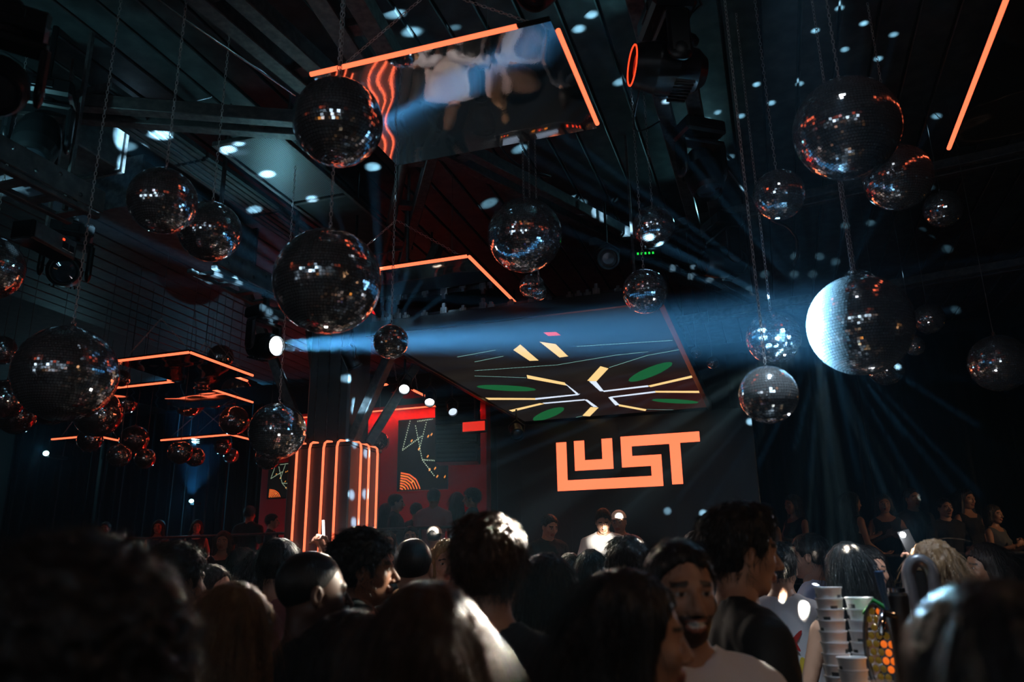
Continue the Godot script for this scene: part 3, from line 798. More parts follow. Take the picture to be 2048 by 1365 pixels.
func structure() -> void:
	var m := M.new()
	m.box(Vector3(-5, -0.05, -5), Vector3(21, 0.1, 16.4), 0.0)
	struct("floor", m, mats.floor_vinyl)
	m = M.new(); m.box(Vector3(-5, 5.42, -5), Vector3(21, 0.2, 16.4), 0.0)
	var ceiling := struct("ceiling", m, mats.ceiling_paint, "dark painted ceiling of metal boards")
	var board := M.new(); board.box(Vector3.ZERO, Vector3(0.232, 0.05, 15.6), 0.008)
	var bm := board.mesh()
	for i in 52:
		put(bm, "board", mats.deck_metal, ceiling, Vector3(-8.9 + i * 0.25, 5.295, -5.0))
	for w in [["wall_stage", Vector3(-5, 2.66, -12.9), Vector3(21, 5.32, 0.2)], ["wall_rear", Vector3(-5, 2.66, 2.9), Vector3(21, 5.32, 0.2)], ["wall_left", Vector3(-15.2, 2.66, -5), Vector3(0.2, 5.32, 15.6)], ["wall_right", Vector3(5.2, 2.66, -5), Vector3(0.2, 5.32, 15.6)]]:
		m = M.new(); m.box(w[1], w[2], 0.0)
		struct(w[0], m, mats.wall_black)
	m = M.new(); m.box(Vector3(-6.6, 2.3, -12.35), Vector3(4.3, 4.6, 0.2), 0.01)
	struct("wall_lounge", m, mats.wall_red, "red wall behind the lounge")
	# curtains along the far wall
	for i in 3:
		var x0: float = [-14.9, -12.9, -10.9][i]
		curtain(["dark pleated curtain in the far corner, under the glowing tube", "dark pleated curtain between two others on the far wall", "dark pleated curtain beside the red lounge wall"][i], Vector3(x0, 0.02, -12.45), Vector3(x0 + 1.98, 0.02, -12.45), 4.9, 11 + i)
	for i in 3:
		var x0: float = [-0.55, 1.3, 3.15][i]
		curtain(["dark pleated curtain nearest the glowing sign", "dark pleated curtain behind the women on the raised deck", "dark pleated curtain at the right end of the far wall"][i], Vector3(x0, 0.02, -12.45), Vector3(x0 + 1.84, 0.02, -12.45), 5.0, 21 + i)
	# stage and raised decks
	m = M.new(); m.box(Vector3(-1.9, 0.32, -8.95), Vector3(3.9, 0.64, 2.3), 0.02)
	struct("stage_floor", m, mats.black_metal, "black stage under the orange sign")
	m = M.new(); m.box(Vector3(2.2, 0.45, -11.4), Vector3(5.4, 0.9, 2.0), 0.02)
	struct("deck_floor", m, mats.black_metal, "raised deck along the right curtains")
	m = M.new(); m.box(Vector3(-7.6, 0.575, -11.1), Vector3(8.4, 1.15, 2.2), 0.02)
	struct("lounge_floor", m, mats.black_metal, "raised lounge along the far wall")
	m = M.new(); m.box(Vector3(-7.7, 0.25, -9.2), Vector3(7.4, 0.5, 1.58), 0.02)
	struct("step_floor", m, mats.black_metal, "low step before the raised lounge")
	rail("thin steel handrail along the raised lounge", Vector3(-11.3, 1.15, -10.06), Vector3(-3.5, 1.15, -10.06), 1.22)
	rail("thin steel handrail along the deck by the right curtains", Vector3(-0.3, 0.9, -10.5), Vector3(4.8, 0.9, -10.5), 0.98)
	# radial roof beams meeting over the mirror panel
	var hub := Vector3(-2.2, 4.86, -4.75)
	double_beam("grey twin beam crossing above the hanging chains", hub, Vector3(-9.2, 4.86, -1.05), 0.085, 0.09, 0.10)
	double_beam("grey beam of one pipe and one flat bar behind the mirror ball", hub, Vector3(-4.7, 4.86, -8.8), 0.10, 0.085, 0.11, true)
	double_beam("grey twin beam slanting from mirror panel to stage", hub, Vector3(0.5, 4.86, -10.9), 0.085, 0.085, 0.10)
	double_beam("dark twin beam rising to the top of the picture", hub, Vector3(-1.6, 4.86, 1.0), 0.10, 0.12, 0.12)
	double_beam("dark beam running off the top beside the mirror panel", hub + Vector3(-0.35, 0, 0.6), Vector3(-3.0, 4.86, 0.5), 0.10, 0.11, 0.12)
	double_beam("pale twin bar carrying the moving head lights", Vector3(-0.36, 4.78, -3.0), Vector3(-0.36, 4.78, -7.4), 0.10, 0.10, 0.08)
	double_beam("dark cross beam above the stage edge", Vector3(-1.5, 4.9, -7.3), Vector3(3.6, 4.9, -6.4), 0.07, 0.07, 0.08)
	double_beam("dark cross beam near the right curtains", Vector3(-0.9, 4.4, -8.6), Vector3(4.2, 4.4, -7.6), 0.06, 0.06, 0.08)
	# pale deck panels beside the twin beam
	for i in 3:
		m = M.new(); m.box(Vector3(-4.17, 4.97, -4.1 - i * 1.0), Vector3(0.34, 0.06, 0.985), 0.01)
		for g in 5: m.box(Vector3(-4.29 + g * 0.06, 4.935, -4.1 - i * 1.0), Vector3(0.046, 0.02, 0.97), 0.004)
		var o := struct("ceiling_panel", m, mats.pale_panel, "ribbed pale ceiling panel beyond the twin beam")
	# ventilation grille in its frame
	var o := thing("ceiling_grille", "perforated grey ceiling grille in a slim frame", "grille", Vector3(-3.43, 4.84, -5.45))
	bx("perforated_sheet", Vector3(0, 0, 0.62), Vector3(0.50, 0.012, 0.98), mats.perforated_sheet, o, 0.0)
	bx("blank_sheet", Vector3(0, 0.0, -0.52), Vector3(0.50, 0.012, 1.2), mats.ceiling_paint, o, 0.0)
	for s in [-1, 1]: bx("frame_bar", Vector3(s * 0.265, -0.004, 0), Vector3(0.035, 0.04, 2.3), mats.steel, o)
	for z in [1.13, 0.10, -1.13]: bx("frame_bar", Vector3(0, -0.004, z), Vector3(0.50, 0.036, 0.035), mats.steel, o)
	for s in [-1, 1]:
		for z in [-1.0, 1.0]: bx("hanger_rod", Vector3(s * 0.265, 0.22, z), Vector3(0.012, 0.41, 0.012), mats.steel, o, 0.0)
	# air duct boxes at the left
	for b in [[Vector3(-4.75, 4.95, -4.05), Vector3(0.42, 0.35, 0.5), "small square air box over the left light bar"], [Vector3(-5.1, 5.0, -5.6), Vector3(0.5, 0.42, 1.6), "long grey air duct over the left light bar"], [Vector3(-5.2, 4.95, -2.9), Vector3(0.45, 0.4, 1.4), "grey air duct at the left edge"]]:
		var du := thing("air_duct", b[2], "duct", b[0])
		bx("duct_body", Vector3.ZERO, b[1], mats.pale_panel, du, 0.01)
		bx("duct_flange", Vector3(0, 0, b[1].z * 0.5), Vector3(b[1].x + 0.05, b[1].y + 0.05, 0.03), mats.steel, du)
		bx("duct_flange", Vector3(0, 0, -b[1].z * 0.5), Vector3(b[1].x + 0.05, b[1].y + 0.05, 0.03), mats.steel, du)
		bx("hanger_rod", Vector3(0, b[1].y * 0.5 + 0.1, 0), Vector3(0.02, maxf(0.04, 5.27 - b[0].y - b[1].y * 0.5) * 1.0, 0.02), mats.steel, du, 0.0).position.y = (5.27 - b[0].y + b[1].y * 0.5) * 0.5

func rail(label: String, a: Vector3, b: Vector3, h: float) -> void:
	var o := thing("handrail", label, "railing", a)
	var d := b - a
	var m := M.new(); m.tube(Vector3(0, h, 0), d + Vector3(0, h, 0), 0.02)
	put(m, "top_bar", mats.steel, o)
	var k := int(d.length() / 1.1)
	for i in k + 1:
		m = M.new(); m.tube(d * i / k, d * i / k + Vector3(0, h, 0), 0.016)
		put(m, "post", mats.black_metal, o)
	for y in [0.35, 0.68]:
		m = M.new(); m.tube(Vector3(0, y, 0), d + Vector3(0, y, 0), 0.008, 6)
		put(m, "wire", mats.steel, o)

func pillar() -> void:
	var o := thing("pillar", "square pillar clad in dark panels with upright orange tubes", "pillar", Vector3(-4.03, 0, -6.8))
	o.set_meta("kind", "structure")
	bx("cladding", Vector3(0, 1.46, 0), Vector3(0.66, 2.92, 0.60), mats.clad, o, 0.012)
	bx("cap", Vector3(0, 2.935, 0), Vector3(0.68, 0.03, 0.62), mats.steel, o)
	bx("column", Vector3(0.0, 4.05, -0.02), Vector3(0.46, 2.44, 0.42), mats.column_sheet, o, 0.02)
	for s in [-0.13, 0.0, 0.13]: bx("column_rib", Vector3(s, 4.05, 0.195), Vector3(0.012, 2.44, 0.012), mats.steel, o, 0.0)
	var m := M.new()
	m.box(Vector3(-0.05, 0, 0), Vector3(0.09, 2.6, 0.09), 0.006)
	# four slanting struts carry the roof
	for s in [[Vector3(-0.22, 3.0, 0.2), Vector3(-1.05, 4.83, 0.35)], [Vector3(0.24, 3.0, 0.1), Vector3(1.15, 4.83, 0.2)], [Vector3(-0.24, 3.0, -0.2), Vector3(-1.0, 4.83, -0.9)], [Vector3(0.24, 3.0, -0.2), Vector3(1.0, 4.83, -0.9)]]:
		m = M.new()
		var d: Vector3 = s[1] - s[0]
		m.box((s[0] + s[1]) * 0.5, Vector3(0.10, d.length(), 0.09), 0.006, M.new().frame_for(d))
		put(m, "strut", mats.steel, o)
	# upright neon tubes with their tops bent back over the edge
	for x in [-0.22, -0.085, 0.065, 0.205]:
		m = M.new()
		m.path([Vector3(x, 0.7, 0.325), Vector3(x, 2.90, 0.325), Vector3(x + 0.004, 2.945, 0.315), Vector3(x + 0.012, 2.965, 0.29), Vector3(x + 0.02, 2.97, 0.22)], 0.0115, 8)
		put(m, "neon_tube", mats.neon, o)
		strip("neon_light", o.position + Vector3(x, 0.7, 0.345), o.position + Vector3(x, 2.9, 0.345), Vector3(0, 0, 1), 0.027, NEON, 0.006)
	for z in [0.14, -0.02, -0.19]:
		m = M.new()
		m.path([Vector3(0.355, 0.7, z), Vector3(0.355, 2.90, z), Vector3(0.345, 2.945, z - 0.004), Vector3(0.32, 2.965, z - 0.01), Vector3(0.25, 2.97, z - 0.02)], 0.0115, 8)
		put(m, "neon_tube", mats.neon, o)
		strip("neon_light", o.position + Vector3(0.375, 0.7, z), o.position + Vector3(0.375, 2.9, z), Vector3(1, 0, 0), 0.027, NEON, 0.006)

const NEON := Color(1.0, 0.30, 0.19)

# ---------------------------------------------------------------- screens
func poly_fill(im: Image, pts: PackedVector2Array, color: Color) -> void:
	var lo := pts[0]
	var hi := pts[0]
	for p in pts:
		lo = lo.min(p); hi = hi.max(p)
	for y in range(maxi(0, int(lo.y)), mini(im.get_height(), int(hi.y) + 2)):
		for x in range(maxi(0, int(lo.x)), mini(im.get_width(), int(hi.x) + 2)):
			if Geometry2D.is_point_in_polygon(Vector2(x + 0.5, y + 0.5), pts): im.set_pixel(x, y, color)

func line_fill(im: Image, a: Vector2, b: Vector2, w: float, color: Color, dots := false) -> void:
	var s := (b - a).normalized().orthogonal() * w * 0.5
	if not dots:
		poly_fill(im, PackedVector2Array([a + s, b + s, b - s, a - s]), color)
		return
	var k := int((b - a).length() / (w * 2.2))
	for i in k:
		var p := a.lerp(b, float(i) / k)
		var q := a.lerp(b, (i + 0.5) / k)
		poly_fill(im, PackedVector2Array([p + s, q + s, q - s, p - s]), color)

func screen_mat(called: String, im: Image, energy: float) -> StandardMaterial3D:
	var s := mat(called, Color(0.02, 0.02, 0.02), 0.4)
	s.emission_enabled = true
	s.emission = Color.WHITE
	s.emission_operator = BaseMaterial3D.EMISSION_OP_MULTIPLY
	s.emission_texture = ImageTexture.create_from_image(im)
	s.emission_energy_multiplier = energy
	s.texture_repeat = false
	return s

func uvs(flat: Array, w: float, h: float) -> PackedVector2Array:
	var out := PackedVector2Array()
	for i in range(0, flat.size(), 2): out.append(Vector2(flat[i] * w, flat[i + 1] / 1.18 * h))
	return out

func screens() -> void:
	# LED wall behind the stage with the sign
	var o := thing("led_wall", "black LED wall showing large orange block letters", "screen", Vector3(-1.85, 0, -10.05))
	bx("cabinet", Vector3(0, 2.16, -0.06), Vector3(3.3, 3.02, 0.16), mats.screen_black, o)
	bx("base", Vector3(0, 0.33, -0.06), Vector3(3.2, 0.64, 0.3), mats.black_metal, o)
	for i in 5: bx("panel_seam", Vector3(-1.32 + i * 0.66, 2.16, 0.0215), Vector3(0.004, 3.0, 0.003), mats.black_metal, o, 0.0)
	var X := func(x: float) -> float: return x + 1.85
	var big := PackedVector2Array()
	# the long L with its foot, running on into the S and the bar of the T
	for p in [[-2.675, 3.39], [-2.54, 3.39], [-2.54, 2.895], [-1.46, 2.895], [-1.46, 3.02], [-1.825, 3.02], [-1.825, 3.41], [-0.84, 3.41], [-0.84, 3.285], [-1.083, 3.285], [-1.083, 2.778], [-1.215, 2.778], [-1.215, 3.28], [-1.69, 3.28], [-1.69, 3.155], [-1.325, 3.155], [-1.325, 2.765], [-2.675, 2.765]]:
		big.append(Vector2(X.call(p[0]), p[1]))
	var m := M.new(); m.prism(big, 0.020, 0.028)
	tag(put(m, "lettering", mats.led_orange, o), "orange letters L, S and T joined in one line")
	var u := PackedVector2Array()
	for p in [[-2.436, 3.395], [-2.302, 3.395], [-2.302, 3.14], [-2.072, 3.14], [-2.072, 3.4], [-1.936, 3.4], [-1.936, 3.012], [-2.436, 3.012]]:
		u.append(Vector2(X.call(p[0]), p[1]))
	m = M.new(); m.prism(u, 0.020, 0.028)
	tag(put(m, "lettering", mats.led_orange, o), "orange letter U set inside the L")
	strip("sign_light", Vector3(-2.67, 3.08, -9.98), Vector3(-0.85, 3.08, -9.98), Vector3(0, 0, 1), 0.55, Color(1.0, 0.56, 0.36), 0.45)
	# screen hung flat over the stage
	var im := Image.create(768, 1024, false, Image.FORMAT_RGB8)
	var ns := FastNoiseLite.new(); ns.seed = 5; ns.frequency = 0.006
	for y in 1024:
		for x in 768:
			var a := ns.get_noise_2d(x * 0.6, y)
			var r := clampf((x / 768.0 - 0.3) * 1.2, 0.0, 1.0) * clampf(1.6 - absf(y / 1024.0 - 0.8) * 5.0, 0.0, 1.0)
			im.set_pixel(x, y, Color(0.115 + a * 0.03 + r * 0.085, 0.10 + a * 0.03 - r * 0.03, 0.095 + a * 0.02 - r * 0.03))
	for p in SCREEN_GREEN: poly_fill(im, uvs(p, 768, 1024), Color(0.10, 0.36, 0.20))
	for p in SCREEN_LINES:
		var q := uvs(p, 768, 1024)
		for i in q.size() - 1: line_fill(im, q[i], q[i + 1], 2.6, Color(0.55, 0.78, 0.74))
	for p in SCREEN_YELLOW: poly_fill(im, uvs(p, 768, 1024), Color(1.0, 0.84, 0.56))
	for p in SCREEN_WHITE: poly_fill(im, uvs(p, 768, 1024), Color(0.88, 0.93, 1.0))
	poly_fill(im, PackedVector2Array([Vector2(436, 118), Vector2(470, 124), Vector2(474, 150), Vector2(440, 146)]), Color(0.95, 0.25, 0.2))
	o = thing("ceiling_screen", "LED screen lying flat over the stage with yellow star strokes and green leaves", "screen", Vector3(-1.9, 3.7, -7.86))
	var sm := M.new()
	sm.quad(Vector3(-1.19, 0, 2.14), Vector3(1.19, 0, 2.14), Vector3(1.19, 0, -2.14), Vector3(-1.19, 0, -2.14))
	for i in 4: sm.n[i] = Vector3.DOWN
	sm.ix = PackedInt32Array([0, 2, 1, 0, 3, 2])
	put(sm, "screen_face", screen_mat("ceiling_picture", im, 1.05), o)
	bx("cabinet", Vector3(0, 0.065, 0), Vector3(2.39, 0.12, 4.29), mats.screen_black, o)
	for e in [[Vector3(1.215, 0.03, 0), Vector3(0.05, 0.12, 4.34)], [Vector3(-1.215, 0.03, 0), Vector3(0.05, 0.12, 4.34)], [Vector3(0, 0.03, 2.165), Vector3(2.38, 0.12, 0.04)]]:
		bx("edge_rail", e[0], e[1], mats.black_metal, o)
	rng.seed = 4
	var x := -1.15
	while x < 1.15:   # the clamps standing on its near edge
		var big_clamp := rng.randf() < 0.3
		var h := 0.09 if big_clamp else 0.05
		m = M.new()
		m.box(Vector3(0, h * 0.5, 0), Vector3(0.028, h, 0.03), 0.003)
		m.box(Vector3(-0.02, h * 0.3, 0), Vector3(0.018, h * 0.6, 0.03), 0.003)
		m.box(Vector3(0.02, h * 0.28, 0), Vector3(0.018, h * 0.56, 0.03), 0.003)
		put(m, "clamp", mats.steel, o, Vector3(x, 0.09, 2.165))
		x += 0.07 if rng.randf() < 0.6 else 0.17
	for s in [-1, 1]:
		for z in [1.9, -1.9]: bx("hanger_rod", Vector3(s * 1.0, 0.85, z), Vector3(0.02, 1.45, 0.02), mats.steel, o, 0.0)
	strip("screen_light", Vector3(-3.05, 3.68, -7.86), Vector3(-0.75, 3.68, -7.86), Vector3.DOWN, 4.2, Color(0.9, 0.62, 0.45), 0.25)
	# wall screens in the lounge
	var tv := Image.create(256, 256, false, Image.FORMAT_RGB8)
	tv.fill(Color(0.035, 0.03, 0.02))
	for k in 7:
		var r := 110.0 - k * 15.0
		var c := Vector2(10, 262)
		var pts := []
		for a in [-88.0, -62.0, -36.0, -10.0, 6.0]: pts.append(c + Vector2(cos(deg_to_rad(a)) * 1.0, sin(deg_to_rad(a)) * 0.62) * r)
		for i in 4: line_fill(tv, pts[i], pts[i + 1], 6.0, Color(1.0, 0.42 + 0.1 * (k % 2), 0.2))
	for l in [[60, 0, 20, 110], [90, 20, 130, 150], [130, 150, 240, 160], [130, 150, 200, 215], [20, 110, 130, 60], [150, 10, 110, 120], [100, 5, 190, 0]]:
		line_fill(tv, Vector2(l[0], l[1]), Vector2(l[2], l[3]), 4.0, Color(0.85, 0.95, 0.8), true)
	rng.seed = 9
	for i in 12:
		var p := Vector2(rng.randf_range(60, 250), rng.randf_range(60, 240))
		line_fill(tv, p, p + Vector2(9, -8), 6.0, Color(1.0, 0.62, 0.25))
	var tm := screen_mat("lounge_picture", tv, 0.95)
	for t in [[Vector3(-8.27, 3.42, -12.2), Vector2(0.55, 0.58), "small wall screen with orange tunnel picture left of the pillar"], [Vector3(-5.58, 3.72, -12.2), Vector2(0.86, 1.16), "tall wall screen with orange tunnel picture right of the pillar"]]:
		o = thing("wall_screen", t[2], "screen", t[0])
		bx("case", Vector3(0, 0, -0.02), Vector3(t[1].x + 0.05, t[1].y + 0.05, 0.06), mats.black_plastic, o)
		var w: Vector2 = t[1] * 0.5
		m = M.new()
		m.quad(Vector3(-w.x, w.y, 0.014), Vector3(w.x, w.y, 0.014), Vector3(w.x, -w.y, 0.014), Vector3(-w.x, -w.y, 0.014))
		put(m, "screen_face", tm, o)
		bx("wall_bracket", Vector3(0, 0, -0.055), Vector3(0.2, 0.2, 0.02), mats.black_metal, o)
	# unseen red tubes placed to wash the lounge wall
	o = thing("unseen_neon_batten", "unseen red neon tube along the top of the red wall", "lamp", Vector3(-6.6, 4.5, -12.12))
	m = M.new(); m.tube(Vector3(-2.0, 0, 0), Vector3(2.0, 0, 0), 0.012, 8)
	put(m, "neon_tube", mats.neon, o)
	for k in [-1.8, 0.0, 1.8]: bx("bracket", Vector3(k, 0, -0.06), Vector3(0.03, 0.03, 0.13), mats.black_metal, o)
	strip("unseen_batten_light", Vector3(-8.6, 4.48, -12.12), Vector3(-4.6, 4.48, -12.12), Vector3(0, -1, -0.25), 0.02, Color(1.0, 0.22, 0.15), 1.4)
	o = thing("unseen_neon_batten", "unseen red neon tube along the foot of the red wall", "lamp", Vector3(-6.6, 1.4, -12.12))  # unseen tube behind the guests, placed to light the wall from below
	m = M.new(); m.tube(Vector3(-2.0, 0, 0), Vector3(2.0, 0, 0), 0.012, 8)
	put(m, "neon_tube", mats.neon, o)
	for k in [-1.8, 0.0, 1.8]: bx("bracket", Vector3(k, 0, -0.06), Vector3(0.03, 0.03, 0.13), mats.black_metal, o)
	strip("unseen_batten_light", Vector3(-8.6, 1.42, -12.12), Vector3(-4.6, 1.42, -12.12), Vector3(0, 1, -0.2), 0.02, Color(1.0, 0.22, 0.15), 3.5)
	# line array of speakers hung beside the stage
	for k in 4:
		o = thing("array_speaker", "black hanging speaker beside the stage, %s of four" % ["topmost", "second", "third", "lowest"][k], "speaker", Vector3(-4.35, 4.25 - k * 0.27, -10.75), 0.25, "hanging speakers beside the stage")
		bx("cabinet", Vector3.ZERO, Vector3(0.62, 0.262, 0.4), mats.black_plastic, o, 0.012)
		for j in 3: bx("grille_bar", Vector3(0, -0.07 + j * 0.07, 0.203), Vector3(0.56, 0.03, 0.012), mats.black_metal, o)
		if k == 0: bx("hanger_rod", Vector3(0, 0.58, 0), Vector3(0.03, 0.9, 0.03), mats.steel, o, 0.0)
	# a red light box near the stage truss
	o = thing("light_box", "small glowing red light box beside the stage spotlights", "lamp", Vector3(-3.55, 3.55, -9.3))
	bx("case", Vector3(0, 0, -0.03), Vector3(0.34, 0.16, 0.05), mats.black_plastic, o)
	bx("glow_face", Vector3.ZERO, Vector3(0.30, 0.12, 0.012), glow("box_red", Color(1.0, 0.2, 0.13), 0.75), o)
	bx("hanger_rod", Vector3(0, 0.85, -0.03), Vector3(0.015, 1.75, 0.015), mats.steel, o, 0.0)
	strip("red_box_light", Vector3(-3.7, 3.55, -9.28), Vector3(-3.4, 3.55, -9.28), Vector3(0, 0, 1), 0.12, Color(1, 0.15, 0.1), 0.02)

# ---------------------------------------------------------------- mirror panels framed by neon
func chain_mesh(a: Vector3, b: Vector3, fine: bool) -> M:
	var m := M.new()
	var d := b - a
	if fine:
		m.path([a, b], 0.003, 5)
		return m
	var step := 0.026
	var k := int(d.length() / step)
	var f := m.frame_for(d)
	for i in k:
		var c := a + d * (i + 0.5) / k
		var side := f.x if i % 2 == 0 else f.z
		var pts := []
		for j in 7:
			var t := TAU * j / 6
			pts.append(c + f.y * cos(t) * 0.0165 + side * sin(t) * 0.0075)
		m.path(pts, 0.0021, 4, false)
	return m

# edges: which of near, right, far, left carry a tube, with the share of the edge it covers
func mirror_panel(label: String, x0: float, x1: float, z0: float, z1: float, y: float, edges: Dictionary, power := 0.004) -> void:
	var c := Vector3((x0 + x1) * 0.5, y, (z0 + z1) * 0.5)
	var w := x1 - x0
	var d := z0 - z1
	var o := thing("hanging_mirror", label, "mirror", c, 0.0, "hanging mirror panels with neon edges")
	bx("mirror_sheet", Vector3.ZERO, Vector3(w, 0.008, d), mats.mirror_film, o, 0.0)
	bx("backing", Vector3(0, 0.022, 0), Vector3(w - 0.02, 0.034, d - 0.02), mats.black_metal, o)
	for e in edges:
		var s: Vector2 = edges[e]
		var a := Vector3.ZERO
		var b := Vector3.ZERO
		var out := Vector3.ZERO
		match e:
			"near": a = Vector3(-w * 0.5 + s.x * w, 0, d * 0.5); b = Vector3(-w * 0.5 + s.y * w, 0, d * 0.5); out = Vector3(0, 0, 1)
			"far": a = Vector3(-w * 0.5 + s.x * w, 0, -d * 0.5); b = Vector3(-w * 0.5 + s.y * w, 0, -d * 0.5); out = Vector3(0, 0, -1)
			"right": a = Vector3(w * 0.5, 0, d * 0.5 - s.x * d); b = Vector3(w * 0.5, 0, d * 0.5 - s.y * d); out = Vector3(1, 0, 0)
			"left": a = Vector3(-w * 0.5, 0, d * 0.5 - s.x * d); b = Vector3(-w * 0.5, 0, d * 0.5 - s.y * d); out = Vector3(-1, 0, 0)
		var m := M.new()
		m.tube(a + out * 0.013, b + out * 0.013, 0.0125, 10)
		put(m, "neon_tube", mats.neon, o)
		strip("neon_light", c + a + out * 0.013 + Vector3(0, -0.016, 0), c + b + out * 0.013 + Vector3(0, -0.016, 0), Vector3.DOWN, 0.02, NEON, power)
	# two bridles of chain, each hung from one wire
	for s in [-1.0, 1.0]:
		var top := Vector3(0, minf(0.42, 5.2 - y - 0.25), s * (d * 0.5 - 0.08))
		for t in [-1.0, 1.0]:
			put(chain_mesh(Vector3(t * (w * 0.5 - 0.06), 0.038, s * (d * 0.5 - 0.08)), top, false), "chain", mats.chain_metal, o)
		put(chain_mesh(top, Vector3(0, 5.27 - y, top.z), true), "wire", mats.wire, o)

func panels() -> void:
	mirror_panel("large mirror panel reflecting the dancers, top centre, edged in orange neon", -2.04, -0.77, -3.04, -4.02, 4.2, {"near": Vector2(0, 0.87), "right": Vector2(0.08, 0.96)})
	mirror_panel("mirror panel with bent neon edge behind the largest mirror ball", -3.12, -1.91, -4.89, -6.14, 3.9, {"near": Vector2(0.0, 1.0), "right": Vector2(0, 1)})
	mirror_panel("mirror panel at the upper right corner with one slanting neon edge", 1.235, 2.45, -3.3, -4.99, 4.2, {"left": Vector2(-0.1, 1.0)})
	mirror_panel("upper left mirror panel under the chain bridle, edged in orange neon", -6.03, -5.13, -5.93, -6.89, 3.8, {"near": Vector2(0, 1), "right": Vector2(0, 1)})
	mirror_panel("left mirror panel with two white glints on its neon edge", -7.85, -6.5, -7.47, -8.78, 4.0, {"near": Vector2(0, 1), "right": Vector2(0, 1)})
	mirror_panel("small mirror panel tucked between two neon edged panels", -6.24, -5.48, -6.93, -7.5, 3.86, {"near": Vector2(0, 1), "right": Vector2(0, 0.6)})
	mirror_panel("low mirror panel over the lounge, left of the pillar", -8.39, -7.21, -9.31, -9.85, 3.7, {"near": Vector2(0, 1), "right": Vector2(0, 1)})
	mirror_panel("farthest mirror panel glowing red on the left curtains", -9.7, -8.95, -8.64, -9.2, 3.7, {"near": Vector2(0, 1), "right": Vector2(0, 1)}, 0.25)
	mirror_panel("mirror panel deep over the lounge with a single slanting neon edge", -8.3, -7.45, -8.95, -9.28, 4.3, {"right": Vector2(0, 1), "near": Vector2(0.0, 0.35)})
	mirror_panel("small mirror panel just right of the pillar struts", -3.98, -3.72, -7.5, -8.2, 3.72, {"near": Vector2(0, 0.5), "right": Vector2(0.5, 1.0)})

# ---------------------------------------------------------------- mirror balls
func tile_mesh(rows: int, seed_: int, gap: float) -> M:
	var m := M.new()
	var r := RandomNumberGenerator.new()
	r.seed = seed_
	for i in range(1, rows):
		var t0 := PI * (i - 0.5 + gap) / rows
		var t1 := PI * (i + 0.5 - gap) / rows
		var tm := PI * i / rows
		var cols := maxi(4, int(2.0 * rows * sin(tm)))
		var off := r.randf() * TAU
		var rt := r.randfn() * 0.008
		for j in cols:
			var pm := off + TAU * j / cols
			var hw := PI / cols * (1.0 - gap * 1.6)
			var q := []
			for k in [[t0, -1.0], [t0, 1.0], [t1, 1.0], [t1, -1.0]]:
				var a: float = k[0]
				var ph: float = pm + k[1] * hw
				q.append(Vector3(sin(a) * cos(ph), cos(a), sin(a) * sin(ph)))
			var c: Vector3 = (q[0] + q[1] + q[2] + q[3]) * 0.25
			var no := c.normalized()
			var tilt := (no + Vector3(r.randfn(), r.randfn(), r.randfn()) * 0.026 + Vector3(0, rt, 0)).normalized()
			for k in 4:   # each tile is flat, a little askew
				var p: Vector3 = q[k] - c
				q[k] = c + (p - tilt * p.dot(tilt))
				q[k] *= 1.0 + 0.0015
			var b := m.v.size()
			for k in 4:
				m.v.append(q[k]); m.n.append(tilt); m.uv.append(Vector2.ZERO)
			for k in [0, 2, 1, 0, 3, 2]: m.ix.append(b + k)
	return m

func balls() -> void:
	var tiles := [tile_mesh(54, 1, 0.055).mesh(), tile_mesh(42, 2, 0.055).mesh(), tile_mesh(32, 3, 0.055).mesh(), tile_mesh(24, 4, 0.055).mesh()]
	var core := M.new(); core.ball(Vector3.ZERO, Vector3.ONE * 0.992, 22, 40)
	var core_mesh := core.mesh()
	var cap := M.new()
	cap.lathe([Vector2(0.11, 0.975), Vector2(0.10, 1.012), Vector2(0.055, 1.02), Vector2(0.05, 1.07), Vector2(0.0, 1.075)], Transform3D(), 14)
	var ring := []
	for j in 9: ring.append(Vector3(cos(TAU * j / 8) * 0.045, 1.11 + sin(TAU * j / 8) * 0.045, 0))
	cap.path(ring, 0.011, 5, false)
	var cap_mesh := cap.mesh()
	var i := 0
	for b in BALLS:
		var r: float = b[3]
		var at := Vector3(b[0], b[1], b[2])
		var o := thing("mirror_ball", b[4], "mirror ball", at, 0.0, "mirror balls hung from the ceiling")
		o.rotation = Vector3(0.0, i * 1.7, 0.0)
		var k := 0 if r > 0.22 else 1 if r > 0.16 else 2 if r > 0.11 else 3
		var t := put(tiles[k], "mirror_tiles", mats.mirror_tile, o)
		t.scale = Vector3.ONE * r
		t.set_meta("kind", "stuff")
		put(core_mesh, "core", mats.grout, o).scale = Vector3.ONE * r
		put(cap_mesh, "hanging_cap", mats.chrome, o).scale = Vector3.ONE * r
		var near := at.distance_to(Vector3(0, 1.72, 0)) < 6.6
		put(chain_mesh(Vector3(0, r * 1.11, 0), Vector3(0, 5.27 - at.y, 0), not near), "chain", mats.chain_metal if near else mats.wire, o)
		i += 1
